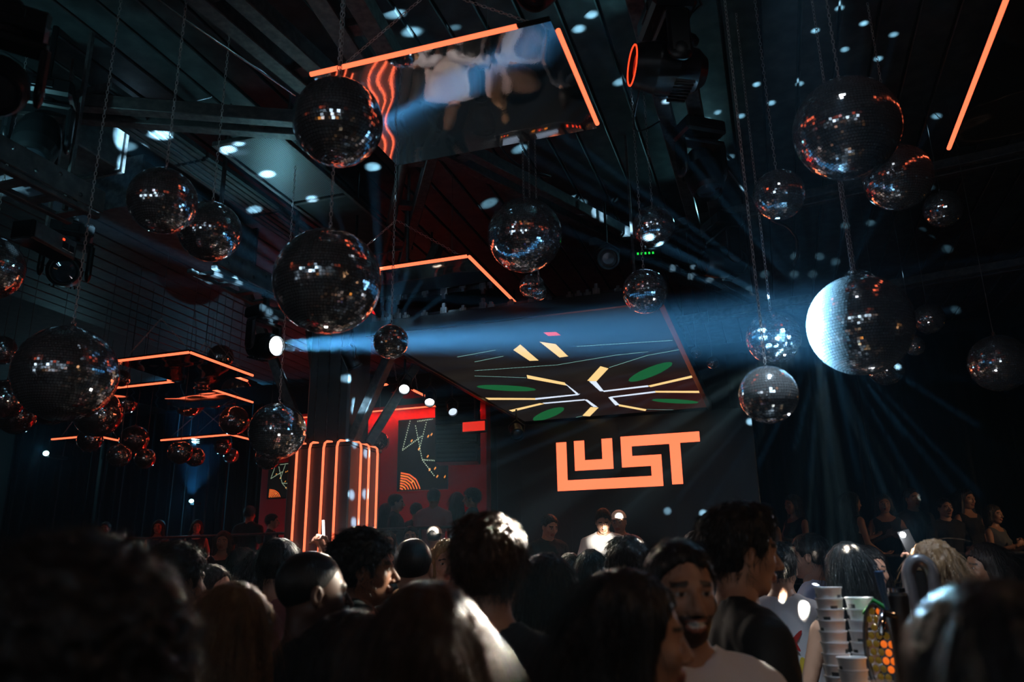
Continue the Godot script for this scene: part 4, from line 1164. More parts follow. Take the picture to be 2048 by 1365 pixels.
func more_materials() -> void:
	mat("clad", Color(0.30, 0.27, 0.275), 0.45)
	mat("column_sheet", Color(0.34, 0.35, 0.36), 0.4, 0.3)
	glow("lens_par", Color(0.95, 0.97, 1.0), 8.0)
	glow("lens_dim2", Color(0.7, 0.8, 0.9), 0.35)
	glow("lens_teal", Color(0.8, 1.0, 1.0), 3.0)
	glow("lens_red", Color(0.55, 0.06, 0.05), 0.35)
	mats.lens_red.roughness = 0.1
	mat("lens_glass2", Color(0.6, 0.64, 0.66), 0.15, 0.4)
	glow("flash", Color(1, 1, 1), 60.0)
	glow("stick_glow", Color(1.0, 0.98, 0.97), 1.6)
	glow("amber_glow", Color(1.0, 0.46, 0.13), 0.75)
	glow("amber_dim", Color(0.62, 0.50, 0.16), 0.16)
	glow("batten_white", Color(0.85, 0.94, 1.0), 7.0)
	glow("bulb_amber", Color(1.0, 0.64, 0.28), 3.0)
	glow("bulb_white", Color(0.92, 0.95, 1.0), 3.0)
	mat("green_edge", Color(0.10, 0.42, 0.18), 0.4)
	mat("tap_blue", Color(0.20, 0.36, 0.52), 0.35)
	mat("grey_metal", Color(0.38, 0.38, 0.40), 0.35, 0.5)
	mat("bar_top", Color(0.14, 0.12, 0.11), 0.25)
	var g := mat("clear_glass", Color(0.92, 0.96, 1.0, 0.10), 0.03)
	g.transparency = BaseMaterial3D.TRANSPARENCY_ALPHA
	g.cull_mode = BaseMaterial3D.CULL_DISABLED
	var im := Image.create(128, 64, false, Image.FORMAT_RGB8)
	im.fill(Color(0.88, 0.90, 0.91))
	for r in [[8, 14, 14, 14], [30, 34, 18, 12], [56, 10, 12, 20], [80, 30, 16, 16], [104, 14, 14, 14], [14, 42, 12, 10], [66, 44, 14, 10]]:
		im.fill_rect(Rect2i(r[0], r[1], r[2], r[3]), Color(0.16, 0.18, 0.20))
	var c := mat("cup_print", Color.WHITE, 0.4)
	c.albedo_texture = ImageTexture.create_from_image(im)
	c.uv1_scale = Vector3(1, 8.6, 1)
	c.backlight_enabled = true
	c.backlight = Color(0.4, 0.4, 0.42)
# ---------------------------------------------------------------- stage lights and rigging
# a moving head light hanging by its clamp from "at"; the head looks along "aim"
func moving_head(label: String, at: Vector3, aim: Vector3, size := 1.0, lens := "lens_glass", rim := "", drop := 0.06) -> Node3D:
	var o := thing("moving_head_light", label, "stage light", at, 0.0, "moving head lights on the trusses")
	var flat := Vector3(aim.x, 0, aim.z).normalized()
	o.rotation.y = atan2(flat.x, flat.z)
	var tilt := atan2(aim.y, Vector2(aim.x, aim.z).length())
	var s := size
	var m := M.new()
	m.box(Vector3(0, -drop * 0.5, 0), Vector3(0.05 * s, drop, 0.05 * s), 0.005)
	m.box(Vector3(0, -0.02, 0), Vector3(0.09 * s, 0.05 * s, 0.07 * s), 0.008)
	put(m, "clamp", mats.black_metal, o)
	m = M.new()
	m.box(Vector3(0, -drop - 0.06 * s, 0), Vector3(0.34 * s, 0.12 * s, 0.24 * s), 0.02 * s)
	m.box(Vector3(0, -drop - 0.06 * s, 0.122 * s), Vector3(0.12 * s, 0.05 * s, 0.008), 0.002)
	put(m, "base", mats.black_plastic, o)
	m = M.new()
	var cy := -drop - 0.40 * s
	m.lathe([Vector2(0.0, -drop - 0.15 * s), Vector2(0.08 * s, -drop - 0.15 * s), Vector2(0.08 * s, -drop - 0.12 * s), Vector2(0.0, -drop - 0.12 * s)], Transform3D(), 16)
	m.box(Vector3(0, -drop - 0.165 * s, 0), Vector3(0.36 * s, 0.04 * s, 0.13 * s), 0.012 * s)
	for k in [-1, 1]:
		m.box(Vector3(k * 0.17 * s, cy + 0.10 * s, 0), Vector3(0.045 * s, 0.27 * s, 0.12 * s), 0.015 * s)
		m.ball(Vector3(k * 0.17 * s, cy, 0), Vector3(0.026, 0.07, 0.07) * s, 8, 14)
	put(m, "yoke", mats.black_plastic, o)
	var xf := Transform3D(Basis(Vector3.RIGHT, -tilt) * Basis(Vector3.RIGHT, PI / 2), Vector3(0, cy, 0))
	m = M.new()   # y of the lathe is the way the light looks
	m.lathe([Vector2(0.0, -0.19 * s), Vector2(0.075 * s, -0.18 * s), Vector2(0.115 * s, -0.13 * s), Vector2(0.135 * s, -0.02 * s), Vector2(0.135 * s, 0.09 * s), Vector2(0.12 * s, 0.17 * s), Vector2(0.108 * s, 0.205 * s), Vector2(0.098 * s, 0.205 * s), Vector2(0.096 * s, 0.175 * s)], xf, 24)
	for k in 7:
		m.box(xf * Vector3(-0.09 * s + k * 0.03 * s, -0.05 * s, 0.130 * s), Vector3(0.012, 0.10, 0.016) * s, 0.002, xf.basis)
	var head := put(m, "lamp_head", mats.black_plastic, o)
	m = M.new()
	m.lathe([Vector2(0.097 * s, 0.176 * s), Vector2(0.08 * s, 0.186 * s), Vector2(0.05 * s, 0.193 * s), Vector2(0.0, 0.196 * s)], xf, 24)
	put(m, "lens", mats[lens], head)
	if rim:
		m = M.new()
		var ring := []
		for j in 25: ring.append(xf * Vector3(cos(TAU * j / 24) * 0.104 * s, 0.207 * s, sin(TAU * j / 24) * 0.104 * s))
		m.path(ring, 0.0045 * s, 6, false)
		put(m, "lens_ring", mats[rim], head)
	for k in [-1, 1]:
		m = M.new()
		m.path([Vector3(k * 0.15 * s, -drop - 0.03 * s, -0.12 * s), Vector3(k * 0.13 * s, -drop - 0.09 * s, -0.15 * s), Vector3(k * 0.08 * s, -drop - 0.10 * s, -0.12 * s)], 0.009 * s, 6)
		put(m, "handle", mats.black_metal, o)
	return o

func par_can(label: String, at: Vector3, aim: Vector3, lens: String, top: float, s := 1.0) -> void:
	var o := thing("spotlight", label, "stage light", at, 0.0, "small round spotlights")
	var b := M.new().frame_for(aim)
	var xf := Transform3D(b, Vector3.ZERO)
	var m := M.new()
	m.lathe([Vector2(0.0, -0.16 * s), Vector2(0.05 * s, -0.155 * s), Vector2(0.075 * s, -0.10 * s), Vector2(0.08 * s, 0.08 * s), Vector2(0.088 * s, 0.085 * s), Vector2(0.088 * s, 0.10 * s), Vector2(0.072 * s, 0.10 * s), Vector2(0.070 * s, 0.06 * s)], xf, 20)
	put(m, "can", mats.black_metal, o)
	m = M.new()
	m.lathe([Vector2(0.070 * s, 0.062 * s), Vector2(0.045 * s, 0.074 * s), Vector2(0.0, 0.080 * s)], xf, 20)
	put(m, "lens", mats[lens], o)
	m = M.new()
	m.path([b.x * 0.085 * s, b.x * 0.10 * s + Vector3(0, 0.08, 0), Vector3(0, 0.15, 0), -b.x * 0.10 * s + Vector3(0, 0.08, 0), -b.x * 0.085 * s], 0.008, 6)
	m.tube(Vector3(0, 0.15, 0), Vector3(0, top - at.y, 0), 0.012)
	put(m, "yoke", mats.black_metal, o)

# a ladder of two rails with rungs and a punched side plate
func light_bar(label: String, a: Vector3, length: float) -> void:
	var o := thing("light_bar", label, "truss", a, 0.0, "pale light bars on the left")
	for k in [-1, 1]: bx("rail", Vector3(k * 0.11, 0, -length * 0.5), Vector3(0.05, 0.035, length), mats.pale_panel, o, 0.006)
	var n := int(length / 0.2)
	for i in n: bx("rung", Vector3(0, 0, -(i + 0.5) * length / n), Vector3(0.18, 0.02, 0.07), mats.pale_panel, o)
	bx("side_plate", Vector3(0.15, 0.09, -length * 0.5), Vector3(0.012, 0.15, length), mats.pale_panel, o)
	for i in int(length / 0.16):
		var m := M.new(); m.lathe([Vector2(0.0, 0.0), Vector2(0.014, 0.0), Vector2(0.014, 0.006), Vector2(0.0, 0.008)], Transform3D(Basis(Vector3(0, 0, 1), -PI / 2), Vector3(0.154, 0.06 + 0.06 * (i % 2), -0.1 - i * 0.16)), 10)
		put(m, "bolt_head", mats.chrome, o)
	for z in [0.15, length - 0.15]: bx("hanger_rod", Vector3(0, (5.27 - a.y) * 0.5, -z), Vector3(0.025, 5.27 - a.y, 0.025), mats.steel, o, 0.0)

func cable(label: String, pts: Array, r: float, material: Material) -> void:
	var c := Curve3D.new()
	for i in pts.size():
		var t: Vector3 = (pts[mini(i + 1, pts.size() - 1)] - pts[maxi(i - 1, 0)]) * 0.2
		c.add_point(pts[i], -t, t)
	var m := M.new()
	m.path(Array(c.tessellate(4, 6.0)), r, 6)
	tag(put(m, "cable", material), label, "cable")

func rigging() -> void:
	# the lamp that throws the beam
	var aim := (BEAM_BALL - LAMP).normalized()
	var o := moving_head("moving head light throwing the white beam across the hall", LAMP - aim * 0.165 + Vector3(0, 0.44, 0), aim, 0.78, "lens_white", "", 0.13)
	light_bar("pale light bar above the bright beam lamp", Vector3(-3.95, 3.99, -4.6), 1.35)
	light_bar("pale light bar at the left edge of the picture", Vector3(-4.05, 3.97, -2.35), 1.25)
	bx("bracket", Vector3(-0.28, 0.0, 0), Vector3(0.5, 0.03, 0.05), mats.black_metal, o)
	moving_head("large moving head with a red lens ring, top right of the mirror", Vector3(-0.30, 4.73, -3.72), Vector3(-0.95, 0.06, 0.42), 1.0, "lens_red", "indicator_red", 0.05)
	moving_head("dark moving head hanging below the pale twin bar", Vector3(-0.25, 4.73, -4.98), Vector3(0.15, -0.95, 0.2), 0.9, "lens_glass")
	moving_head("moving head with an oval lens, lowest on the pale twin bar", Vector3(-0.22, 4.73, -6.6), Vector3(-0.85, -0.12, 0.55), 1.0, "lens_glass")
	moving_head("black moving head in silhouette at the upper left", Vector3(-4.22, 4.86, -3.32), Vector3(0.25, -0.9, 0.3), 1.0, "lens_glass", "", 0.03)
	moving_head("moving head with a round grey lens near the left edge", Vector3(-5.3, 4.62, -4.6), Vector3(0.75, -0.35, 0.65), 1.0, "lens_glass", "", 0.06)
	moving_head("moving head cut by the upper left corner", Vector3(-2.33, 3.66, -1.66), Vector3(0.45, -0.5, 0.35), 0.7, "lens_glass", "", 0.05)
	moving_head("moving head over the corner of the large mirror", Vector3(-0.78, 4.82, -3.02), Vector3(-0.4, -0.8, 0.3), 0.8, "lens_glass")
	for h in [[Vector3(-5.3, 4.62, -4.6)], [Vector3(-2.33, 3.66, -1.66)], [Vector3(-4.22, 4.86, -3.32)], [Vector3(-0.78, 4.82, -3.02)]]:
		var m := M.new(); m.tube(Vector3(0, -0.02, 0), Vector3(0, 5.27 - h[0].y, 0), 0.02)
		tag(put(m, "drop_pole", mats.black_metal, null, h[0]), ["black drop pole holding the light with the grey lens", "black drop pole at the upper left corner", "black drop pole above the silhouetted light", "black drop pole at the corner of the large mirror"][used["drop_pole"] - 1], "pole")
	# small spotlights
	var crowd := Vector3(-1.5, 1.2, -2.5)
	var labels := ["lit spotlight beside the ceiling screen, nearest of three", "lit spotlight beside the ceiling screen, middle of three", "dimmer spotlight beside the ceiling screen, farthest of three"]
	for i in 3:
		var at := Vector3(-3.22, 3.45, [-6.62, -7.2, -7.78][i])
		var to: Vector3 = [Vector3(-2.1, 1.3, -3.9), Vector3(-2.4, 1.2, -5.2), Vector3(-1.4, 1.2, -5.4)][i]
		var a: Vector3 = (to - at).normalized()
		par_can(labels[i], at, a, ["lens_par", "lens_par", "lens_dim"][i], 5.27, 0.66)
		spot("par_light", at + a * 0.11, to, Color(1.0, 0.93, 0.84), [13.0, 15.0, 8.0][i], 26.0, 0.9, 0.05)
	var fl := Vector3(-3.3, 3.5, -5.75)  # added spotlight, there to brighten the dancers that the mirror shows
	var fa := (Vector3(-2.5, 1.2, -6.9) - fl).normalized()
	par_can("added spotlight aimed down at the dancers beside the ceiling screen", fl, fa, "lens_par", 5.27, 0.8)
	spot("added_floor_light", fl + fa * 0.1, Vector3(-2.5, 1.2, -6.9), Color(1.0, 0.95, 0.9), 9.0, 38.0, 0.9, 0.05)
	par_can("round spotlight with a pale lens above the ceiling screen", Vector3(-1.19, 4.36, -6.38), Vector3(0.25, -0.35, 0.8), "lens_glass2", 4.9, 1.1)
	par_can("small spotlight by the stage curtain with a yellow glint", Vector3(-2.95, 3.42, -9.2), Vector3(0.3, -0.5, 0.7), "lens_glass", 5.27)
	# green figures of a dimmer pack
	o = thing("dimmer_pack", "black dimmer pack with green figures above the ceiling screen", "dimmer", Vector3(-0.86, 4.35, -6.42), 0.2)
	bx("case", Vector3.ZERO, Vector3(0.26, 0.11, 0.1), mats.black_plastic, o, 0.008)
	for i in 5: bx("figure", Vector3(-0.07 + i * 0.032, 0.005, 0.051), Vector3(0.016, 0.02, 0.004), mats.indicator_green, o, 0.0)
	bx("hanger_rod", Vector3(0, 0.26, 0), Vector3(0.015, 0.44, 0.015), mats.steel, o, 0.0)
	# laser box on the left
	o = thing("laser_box", "flat light box with a red pilot lamp under the left bar", "stage light", Vector3(-4.38, 3.88, -3.62), deg_to_rad(8))
	bx("case", Vector3.ZERO, Vector3(0.16, 0.13, 0.40), mats.black_metal, o, 0.01)
	bx("front_plate", Vector3(0.084, 0, 0.0), Vector3(0.008, 0.11, 0.36), mats.pale_panel, o)
	bx("window", Vector3(0.09, -0.01, -0.08), Vector3(0.006, 0.05, 0.05), mats.lens_glass, o)
	bx("window", Vector3(0.09, -0.01, -0.14), Vector3(0.006, 0.05, 0.04), mats.lens_glass, o)
	bx("pilot_lamp", Vector3(0.09, 0.028, -0.06), Vector3(0.008, 0.016, 0.02), mats.indicator_red, o)
	bx("hanger_rod", Vector3(0, 0.72, 0), Vector3(0.02, 1.33, 0.02), mats.steel, o, 0.0)
	# wires and cables
	cable("taut steel guy wire crossing the upper left ceiling", [Vector3(-3.2, 4.98, -2.4), Vector3(-3.05, 4.93, -3.19), Vector3(-2.84, 4.90, -4.05)], 0.009, mats.chrome)
	cable("looped black cable beside the moving heads", [Vector3(-0.2, 4.72, -5.4), Vector3(0.10, 4.25, -5.6), Vector3(0.30, 4.15, -5.8), Vector3(0.34, 4.05, -6.0), Vector3(0.30, 3.98, -6.1)], 0.011, mats.black_plastic)
	cable("thin cable hanging from the pale twin bar", [Vector3(-0.46, 4.75, -4.2), Vector3(-0.62, 4.45, -4.5), Vector3(-0.5, 4.7, -4.9)], 0.006, mats.black_plastic)
	cable("black cable looped under the ceiling behind the mirror", [Vector3(-1.9, 5.2, -5.2), Vector3(-1.75, 4.95, -5.5), Vector3(-1.55, 4.98, -5.9), Vector3(-1.8, 5.2, -6.2)], 0.008, mats.black_plastic)
	# small lamp by the lounge curtain that washes it in teal
	o = thing("wall_lamp", "small bright lamp washing the far left curtain", "lamp", Vector3(-10.14, 3.12, -12.22))
	bx("bracket", Vector3(0, -0.02, -0.06), Vector3(0.08, 0.06, 0.2), mats.black_metal, o)
	var lm := M.new(); lm.ball(Vector3(0, 0.02, 0.06), Vector3(0.045, 0.035, 0.035), 8, 12)
	put(lm, "bulb", mats.lens_teal, o)
	spot("wash_light", Vector3(-10.14, 3.2, -12.1), Vector3(-10.1, 4.6, -12.4), Color(0.35, 0.75, 1.0), 30.0, 36.0, 1.0, 0.03)
	omni("wash_light", Vector3(-10.14, 3.14, -12.08), Color(0.45, 0.82, 1.0), 0.5, 0.04)
	o = thing("wall_lamp", "small bright lamp at the left edge above the lounge", "lamp", Vector3(-13.4, 4.15, -11.9))
	bx("bracket", Vector3(0, -0.02, -0.2), Vector3(0.08, 0.06, 0.45), mats.black_metal, o)
	lm = M.new(); lm.ball(Vector3(0, 0.02, 0.06), Vector3(0.06, 0.05, 0.05), 8, 12)
	put(lm, "bulb", mats.lens_teal, o)
	omni("wash_light", Vector3(-13.4, 4.17, -11.7), Color(0.6, 0.92, 1.0), 0.5, 0.04)
	# added fill uplights on the bars, to give the ceiling a cold wash
	for u in [[Vector3(-4.02, 4.14, -5.55), Vector3(-3.4, 5.2, -4.4), 0.5, "small added fill uplight on the pale bar above the beam lamp"], [Vector3(-4.12, 4.12, -2.75), Vector3(-4.5, 5.2, -4.2), 0.45, "small added fill uplight on the pale bar at the left edge"], [Vector3(-0.26, 4.95, -7.0), Vector3(-1.2, 5.2, -5.6), 0.20, "small added fill uplight at the stage end of the twin bar"], [Vector3(-0.26, 4.95, -4.4), Vector3(-1.6, 5.2, -3.4), 0.45, "small added fill uplight behind the large mirror"]]:
		var a: Vector3 = (u[1] - u[0]).normalized()
		par_can(u[3], u[0], a, "lens_dim", u[0].y - 0.13, 0.6)
		spot("added_ceiling_fill", u[0] + a * 0.07, u[1], Color(0.50, 0.80, 0.86), u[2], 62.0, 1.0, 0.04)
# ---------------------------------------------------------------- people: distance fields meshed as surface nets
class Field:
	var lo: Vector3
	var h: float
	var nx: int
	var ny: int
	var nz: int
	var d := PackedFloat32Array()

	func _init(a: Vector3, b: Vector3, cell: float) -> void:
		lo = a
		h = cell
		nx = int((b.x - a.x) / cell) + 2
		ny = int((b.y - a.y) / cell) + 2
		nz = int((b.z - a.z) / cell) + 2
		d.resize(nx * ny * nz)
		d.fill(0.3)

	func reach(a: Vector3, b: Vector3) -> Array:
		return [clampi(int((a.x - lo.x) / h), 0, nx - 1), clampi(int((b.x - lo.x) / h) + 2, 0, nx), clampi(int((a.y - lo.y) / h), 0, ny - 1), clampi(int((b.y - lo.y) / h) + 2, 0, ny), clampi(int((a.z - lo.z) / h), 0, nz - 1), clampi(int((b.z - lo.z) / h) + 2, 0, nz)]

	# tapered capsule
	func cap(p: Vector3, q: Vector3, r0: float, r1: float, k := 0.03) -> void:
		var g := Vector3.ONE * (maxf(r0, r1) + k + h * 2.0)
		var e := reach(p.min(q) - g, p.max(q) + g)
		var ax := q - p
		var l2 := maxf(ax.length_squared(), 1e-9)
		for z in range(e[4], e[5]):
			for y in range(e[2], e[3]):
				var row := (z * ny + y) * nx
				for x in range(e[0], e[1]):
					var w := lo + Vector3(x, y, z) * h - p
					var t := clampf(w.dot(ax) / l2, 0.0, 1.0)
					var a := (w - ax * t).length() - r0 - (r1 - r0) * t
					var b := d[row + x]
					var f := maxf(k - absf(a - b), 0.0)
					d[row + x] = minf(a, b) - f * f * 0.25 / k

	func ell(c: Vector3, r: Vector3, k := 0.03, cut := false) -> void:
		var g := Vector3.ONE * (k + h * 2.0)
		var e := reach(c - r - g, c + r + g)
		var i1 := Vector3.ONE / r
		var rm := minf(r.x, minf(r.y, r.z))
		for z in range(e[4], e[5]):
			for y in range(e[2], e[3]):
				var row := (z * ny + y) * nx
				for x in range(e[0], e[1]):
					var w := (lo + Vector3(x, y, z) * h - c) * i1
					var k0 := w.length()
					var k1 := (w * i1).length()
					var a := k0 * (k0 - 1.0) / k1 if k1 > 1e-6 else -rm
					var b := d[row + x]
					if cut:
						a = -a
						var f := maxf(k - absf(a - b), 0.0)
						d[row + x] = maxf(a, b) + f * f * 0.25 / k
					else:
						var f := maxf(k - absf(a - b), 0.0)
						d[row + x] = minf(a, b) - f * f * 0.25 / k

	func rough(noise: FastNoiseLite, amp: float, stretch: Vector3) -> void:
		for z in nz:
			for y in ny:
				var row := (z * ny + y) * nx
				for x in nx:
					if absf(d[row + x]) < amp * 2.0 + h * 2.0:
						d[row + x] += noise.get_noise_3dv((lo + Vector3(x, y, z) * h) * stretch) * amp

	func net(m: M) -> void:
		var at := PackedInt32Array()
		at.resize(nx * ny * nz)
		at.fill(-1)
		var sy := nx
		var sz := nx * ny
		for z in nz - 1:
			for y in ny - 1:
				var i := (z * ny + y) * nx
				for x in nx - 1:
					var a := d[i]; var b := d[i + 1]; var c := d[i + sy]; var e := d[i + sy + 1]
					var f := d[i + sz]; var g := d[i + sz + 1]; var j := d[i + sz + sy]; var l := d[i + sz + sy + 1]
					var neg := int(a < 0) + int(b < 0) + int(c < 0) + int(e < 0) + int(f < 0) + int(g < 0) + int(j < 0) + int(l < 0)
					if neg != 0 and neg != 8:
						var s := Vector3.ZERO
						var k := 0
						if (a < 0) != (b < 0): s += Vector3(a / (a - b), 0, 0); k += 1
						if (c < 0) != (e < 0): s += Vector3(c / (c - e), 1, 0); k += 1
						if (f < 0) != (g < 0): s += Vector3(f / (f - g), 0, 1); k += 1
						if (j < 0) != (l < 0): s += Vector3(j / (j - l), 1, 1); k += 1
						if (a < 0) != (c < 0): s += Vector3(0, a / (a - c), 0); k += 1
						if (b < 0) != (e < 0): s += Vector3(1, b / (b - e), 0); k += 1
						if (f < 0) != (j < 0): s += Vector3(0, f / (f - j), 1); k += 1
						if (g < 0) != (l < 0): s += Vector3(1, g / (g - l), 1); k += 1
						if (a < 0) != (f < 0): s += Vector3(0, 0, a / (a - f)); k += 1
						if (b < 0) != (g < 0): s += Vector3(1, 0, b / (b - g)); k += 1
						if (c < 0) != (j < 0): s += Vector3(0, 1, c / (c - j)); k += 1
						if (e < 0) != (l < 0): s += Vector3(1, 1, e / (e - l)); k += 1
						at[i] = m.v.size()
						m.v.append(lo + (Vector3(x, y, z) + s / k) * h)
						m.n.append(Vector3(b + e + g + l - a - c - f - j, c + e + j + l - a - b - f - g, f + g + j + l - a - b - c - e).normalized())
					i += 1
		for z in range(1, nz - 1):
			for y in range(1, ny - 1):
				for x in range(1, nx - 1):
					var i := (z * ny + y) * nx + x
					if at[i] < 0: continue
					var inside := d[i] < 0
					if inside != (d[i + 1] < 0): face(m, at[i], at[i - sy], at[i - sy - sz], at[i - sz], inside)
					if inside != (d[i + sy] < 0): face(m, at[i], at[i - sz], at[i - sz - 1], at[i - 1], inside)
					if inside != (d[i + sz] < 0): face(m, at[i], at[i - 1], at[i - 1 - sy], at[i - sy], inside)

	func face(m: M, p: int, q: int, r: int, s: int, inside: bool) -> void:
		if p < 0 or q < 0 or r < 0 or s < 0: return
		if not inside: m.ix.append_array([p, q, r, p, r, s])
		else: m.ix.append_array([p, r, q, p, s, r])

	# where a line along z meets the surface, coming from the side of sign s
	func front(x: float, y: float, s: float) -> float:
		var ix := clampi(int((x - lo.x) / h), 0, nx - 1)
		var iy := clampi(int((y - lo.y) / h), 0, ny - 1)
		for k in nz:
			var z := nz - 1 - k if s > 0 else k
			var a := d[(z * ny + iy) * nx + ix]
			if a < 0:
				return lo.z + (z + s * clampf(-a / h, 0.0, 1.0)) * h
		return 0.0

var heads := {}
var hairs := {}
var bodies := {}
var cloth := {}
var hand_open: M
var hand_grip: M
const SKIN := {"light": Color(0.46, 0.25, 0.17), "tan": Color(0.36, 0.185, 0.115), "brown": Color(0.17, 0.08, 0.05), "dark": Color(0.075, 0.038, 0.026)}

func make_hand(curl: float) -> M:
	var f := Field.new(Vector3(-0.06, -0.21, -0.05), Vector3(0.09, 0.03, 0.10), 0.0042)
	f.cap(Vector3(0, 0.02, 0), Vector3(0, -0.03, 0), 0.026, 0.027, 0.012)
	f.ell(Vector3(0, -0.055, 0.0), Vector3(0.041, 0.046, 0.016), 0.012)
	var len_ := [0.062, 0.074, 0.080, 0.070]
	for i in 4:
		var p := Vector3(-0.030 + i * 0.020, -0.092 + absf(i - 2.0) * 0.004, 0.0)
		var a := curl * 0.5
		for s in 3:
			var l: float = len_[i] * [0.45, 0.32, 0.26][s]
			var q := p + Vector3((i - 1.5) * 0.003, -cos(a) * l, sin(a) * l)
			f.cap(p, q, 0.0088 - s * 0.0006, 0.0084 - s * 0.0008, 0.005)
			p = q
			a += curl * 0.8
	f.cap(Vector3(0.026, -0.03, 0.008), Vector3(0.052, -0.058, 0.02 + curl * 0.012), 0.013, 0.0105, 0.012)
	f.cap(Vector3(0.052, -0.058, 0.02 + curl * 0.012), Vector3(0.055 - curl * 0.012, -0.088, 0.026 + curl * 0.02), 0.0105, 0.0085, 0.005)
	var m := M.new()
	f.net(m)
	for i in m.v.size(): m.c.append(Color(0.95, 0.9, 0.9, 1))
	return m

# head in its own axes: crown at y 0.123, chin at -0.115, face towards +z
func make_head(kind: String) -> M:
	var girl := kind == "woman"
	var f := Field.new(Vector3(-0.12, -0.20, -0.15), Vector3(0.12, 0.15, 0.15), 0.0048)
	var k := 0.014
	f.ell(Vector3(0, 0.034, -0.014), Vector3(0.075, 0.089, 0.098), k)
	f.ell(Vector3(0, -0.022, 0.022), Vector3(0.062 if girl else 0.065, 0.086, 0.070), 0.03)
	f.cap(Vector3(0, -0.092, 0.052), Vector3(0, -0.088, 0.045), 0.022 if girl else 0.026, 0.022, 0.02)
	for s in [-1.0, 1.0]:
		f.cap(Vector3(s * 0.052, -0.045, -0.008), Vector3(s * 0.020, -0.090, 0.046), 0.019, 0.019, 0.02)
		f.ell(Vector3(s * 0.040, -0.026, 0.058), Vector3(0.024, 0.022, 0.022), 0.018)
		f.ell(Vector3(s * 0.032, 0.002, 0.100), Vector3(0.021, 0.014, 0.018), 0.012, true)
		f.ell(Vector3(s * 0.032, 0.001, 0.074), Vector3(0.0135, 0.0115, 0.0125), 0.004)
		f.ell(Vector3(s * 0.078, -0.006, -0.012), Vector3(0.009, 0.031, 0.018), 0.006)
		f.ell(Vector3(s * 0.087, -0.004, -0.008), Vector3(0.006, 0.019, 0.010), 0.005, true)
		f.ell(Vector3(s * 0.012, -0.040, 0.096), Vector3(0.010, 0.008, 0.010), 0.006)
	f.cap(Vector3(-0.034, 0.020, 0.078), Vector3(0.034, 0.020, 0.078), 0.011 if girl else 0.0135, 0.011 if girl else 0.0135, 0.014)
	f.cap(Vector3(0, 0.012, 0.088), Vector3(0, -0.034, 0.108 if girl else 0.113), 0.0075, 0.0115 if girl else 0.013, 0.010)
	var grin := kind == "beard"
	var mw := 0.027 if grin else 0.021
	f.cap(Vector3(-mw, -0.060 + (0.006 if grin else 0.0), 0.080 if grin else 0.083), Vector3(0, -0.062, 0.092), 0.006, 0.0075, 0.006)
	f.cap(Vector3(mw, -0.060 + (0.006 if grin else 0.0), 0.080 if grin else 0.083), Vector3(0, -0.062, 0.092), 0.006, 0.0075, 0.006)
	var drop := 0.008 if grin else 0.0
	f.cap(Vector3(-mw * 0.8, -0.070 - drop * 0.5, 0.083), Vector3(0, -0.073 - drop, 0.089), 0.006, 0.008, 0.006)
	f.cap(Vector3(mw * 0.8, -0.070 - drop * 0.5, 0.083), Vector3(0, -0.073 - drop, 0.089), 0.006, 0.008, 0.006)
	f.cap(Vector3(0, -0.055, -0.022), Vector3(0, -0.195, -0.034), 0.047 if girl else 0.056, 0.046 if girl else 0.057, 0.025)
	var m := M.new()
	f.net(m)
	var ns := FastNoiseLite.new(); ns.seed = 3; ns.frequency = 60.0
	for p in m.v:
		var c := Color(1, 1, 1, 1)
		var ax := absf(p.x)
		if p.z > 0.07 and ax < mw + 0.004 and p.y < -0.052 and p.y > -0.084 - drop: c = Color(0.80, 0.50, 0.48, 1)
		if grin and p.z > 0.08 and ax < 0.021 and p.y < -0.0625 and p.y > -0.0735: c = Color(0.62, 0.60, 0.55, 0)
		if p.z > 0.07 and Vector2((ax - 0.032) / 0.012, (p.y - 0.001) / 0.0065).length() < 1.0: c = Color(0.42, 0.40, 0.38, 0)
		if p.z > 0.07 and Vector2(ax - 0.031, p.y - 0.001).length() < 0.006: c = Color(0.02, 0.013, 0.01, 0)
		if p.z > 0.06 and ax > 0.013 and ax < 0.052 and absf(p.y - 0.024 + (ax - 0.03) * 0.1) < (0.0045 if girl else 0.0065): c = Color(0.025, 0.016, 0.012, 0)
		var beard := kind == "beard" or kind == "stubble"
		if beard and c.a > 0.5 and p.z > -0.005 and (p.y < -0.045 - maxf(0.0, 0.05 - p.z) * -0.5 or ax > 0.048) and p.y < -0.008 and p.y > -0.125 and not (ax < mw and p.y > -0.086 and p.y < -0.058 and p.z > 0.08):
			if p.y < -0.048 or ax > 0.052:
				var t := 0.16 if kind == "beard" else 0.5
				t += ns.get_noise_3dv(p) * 0.06
				c = Color(t, t * 0.92, t * 0.88, 1)
		m.c.append(c)
	return m

func strands(m: M, count: int, length: float, wild: float, seed_: int, low := -0.4) -> void:
	var r := RandomNumberGenerator.new()
	r.seed = seed_
	var base := m.v.size()
	for i in count:
		var k := r.randi_range(0, base - 1)
		var p := m.v[k]
		var no := m.n[k]
		if p.y < low or (length > 0.07 and p.z > 0.0): continue
		var dir := (Vector3.DOWN - no * no.dot(Vector3.DOWN) * 0.9 + Vector3(r.randfn(), r.randfn() * 0.4, r.randfn()) * wild + Vector3(0, 0, -0.25)).normalized()
		var l := length * r.randf_range(0.6, 1.2)
		var pts := []
		for s in 4:
			var t := s / 3.0
			pts.append(p + dir * l * t + no * (0.0035 * sin(t * PI * 0.6) + wild * 0.010 * t * r.randf()) - Vector3(0, l * 0.25 * t * t, 0))
		m.path(pts, [0.0007, 0.0008, 0.0007, 0.0002], 3, false)

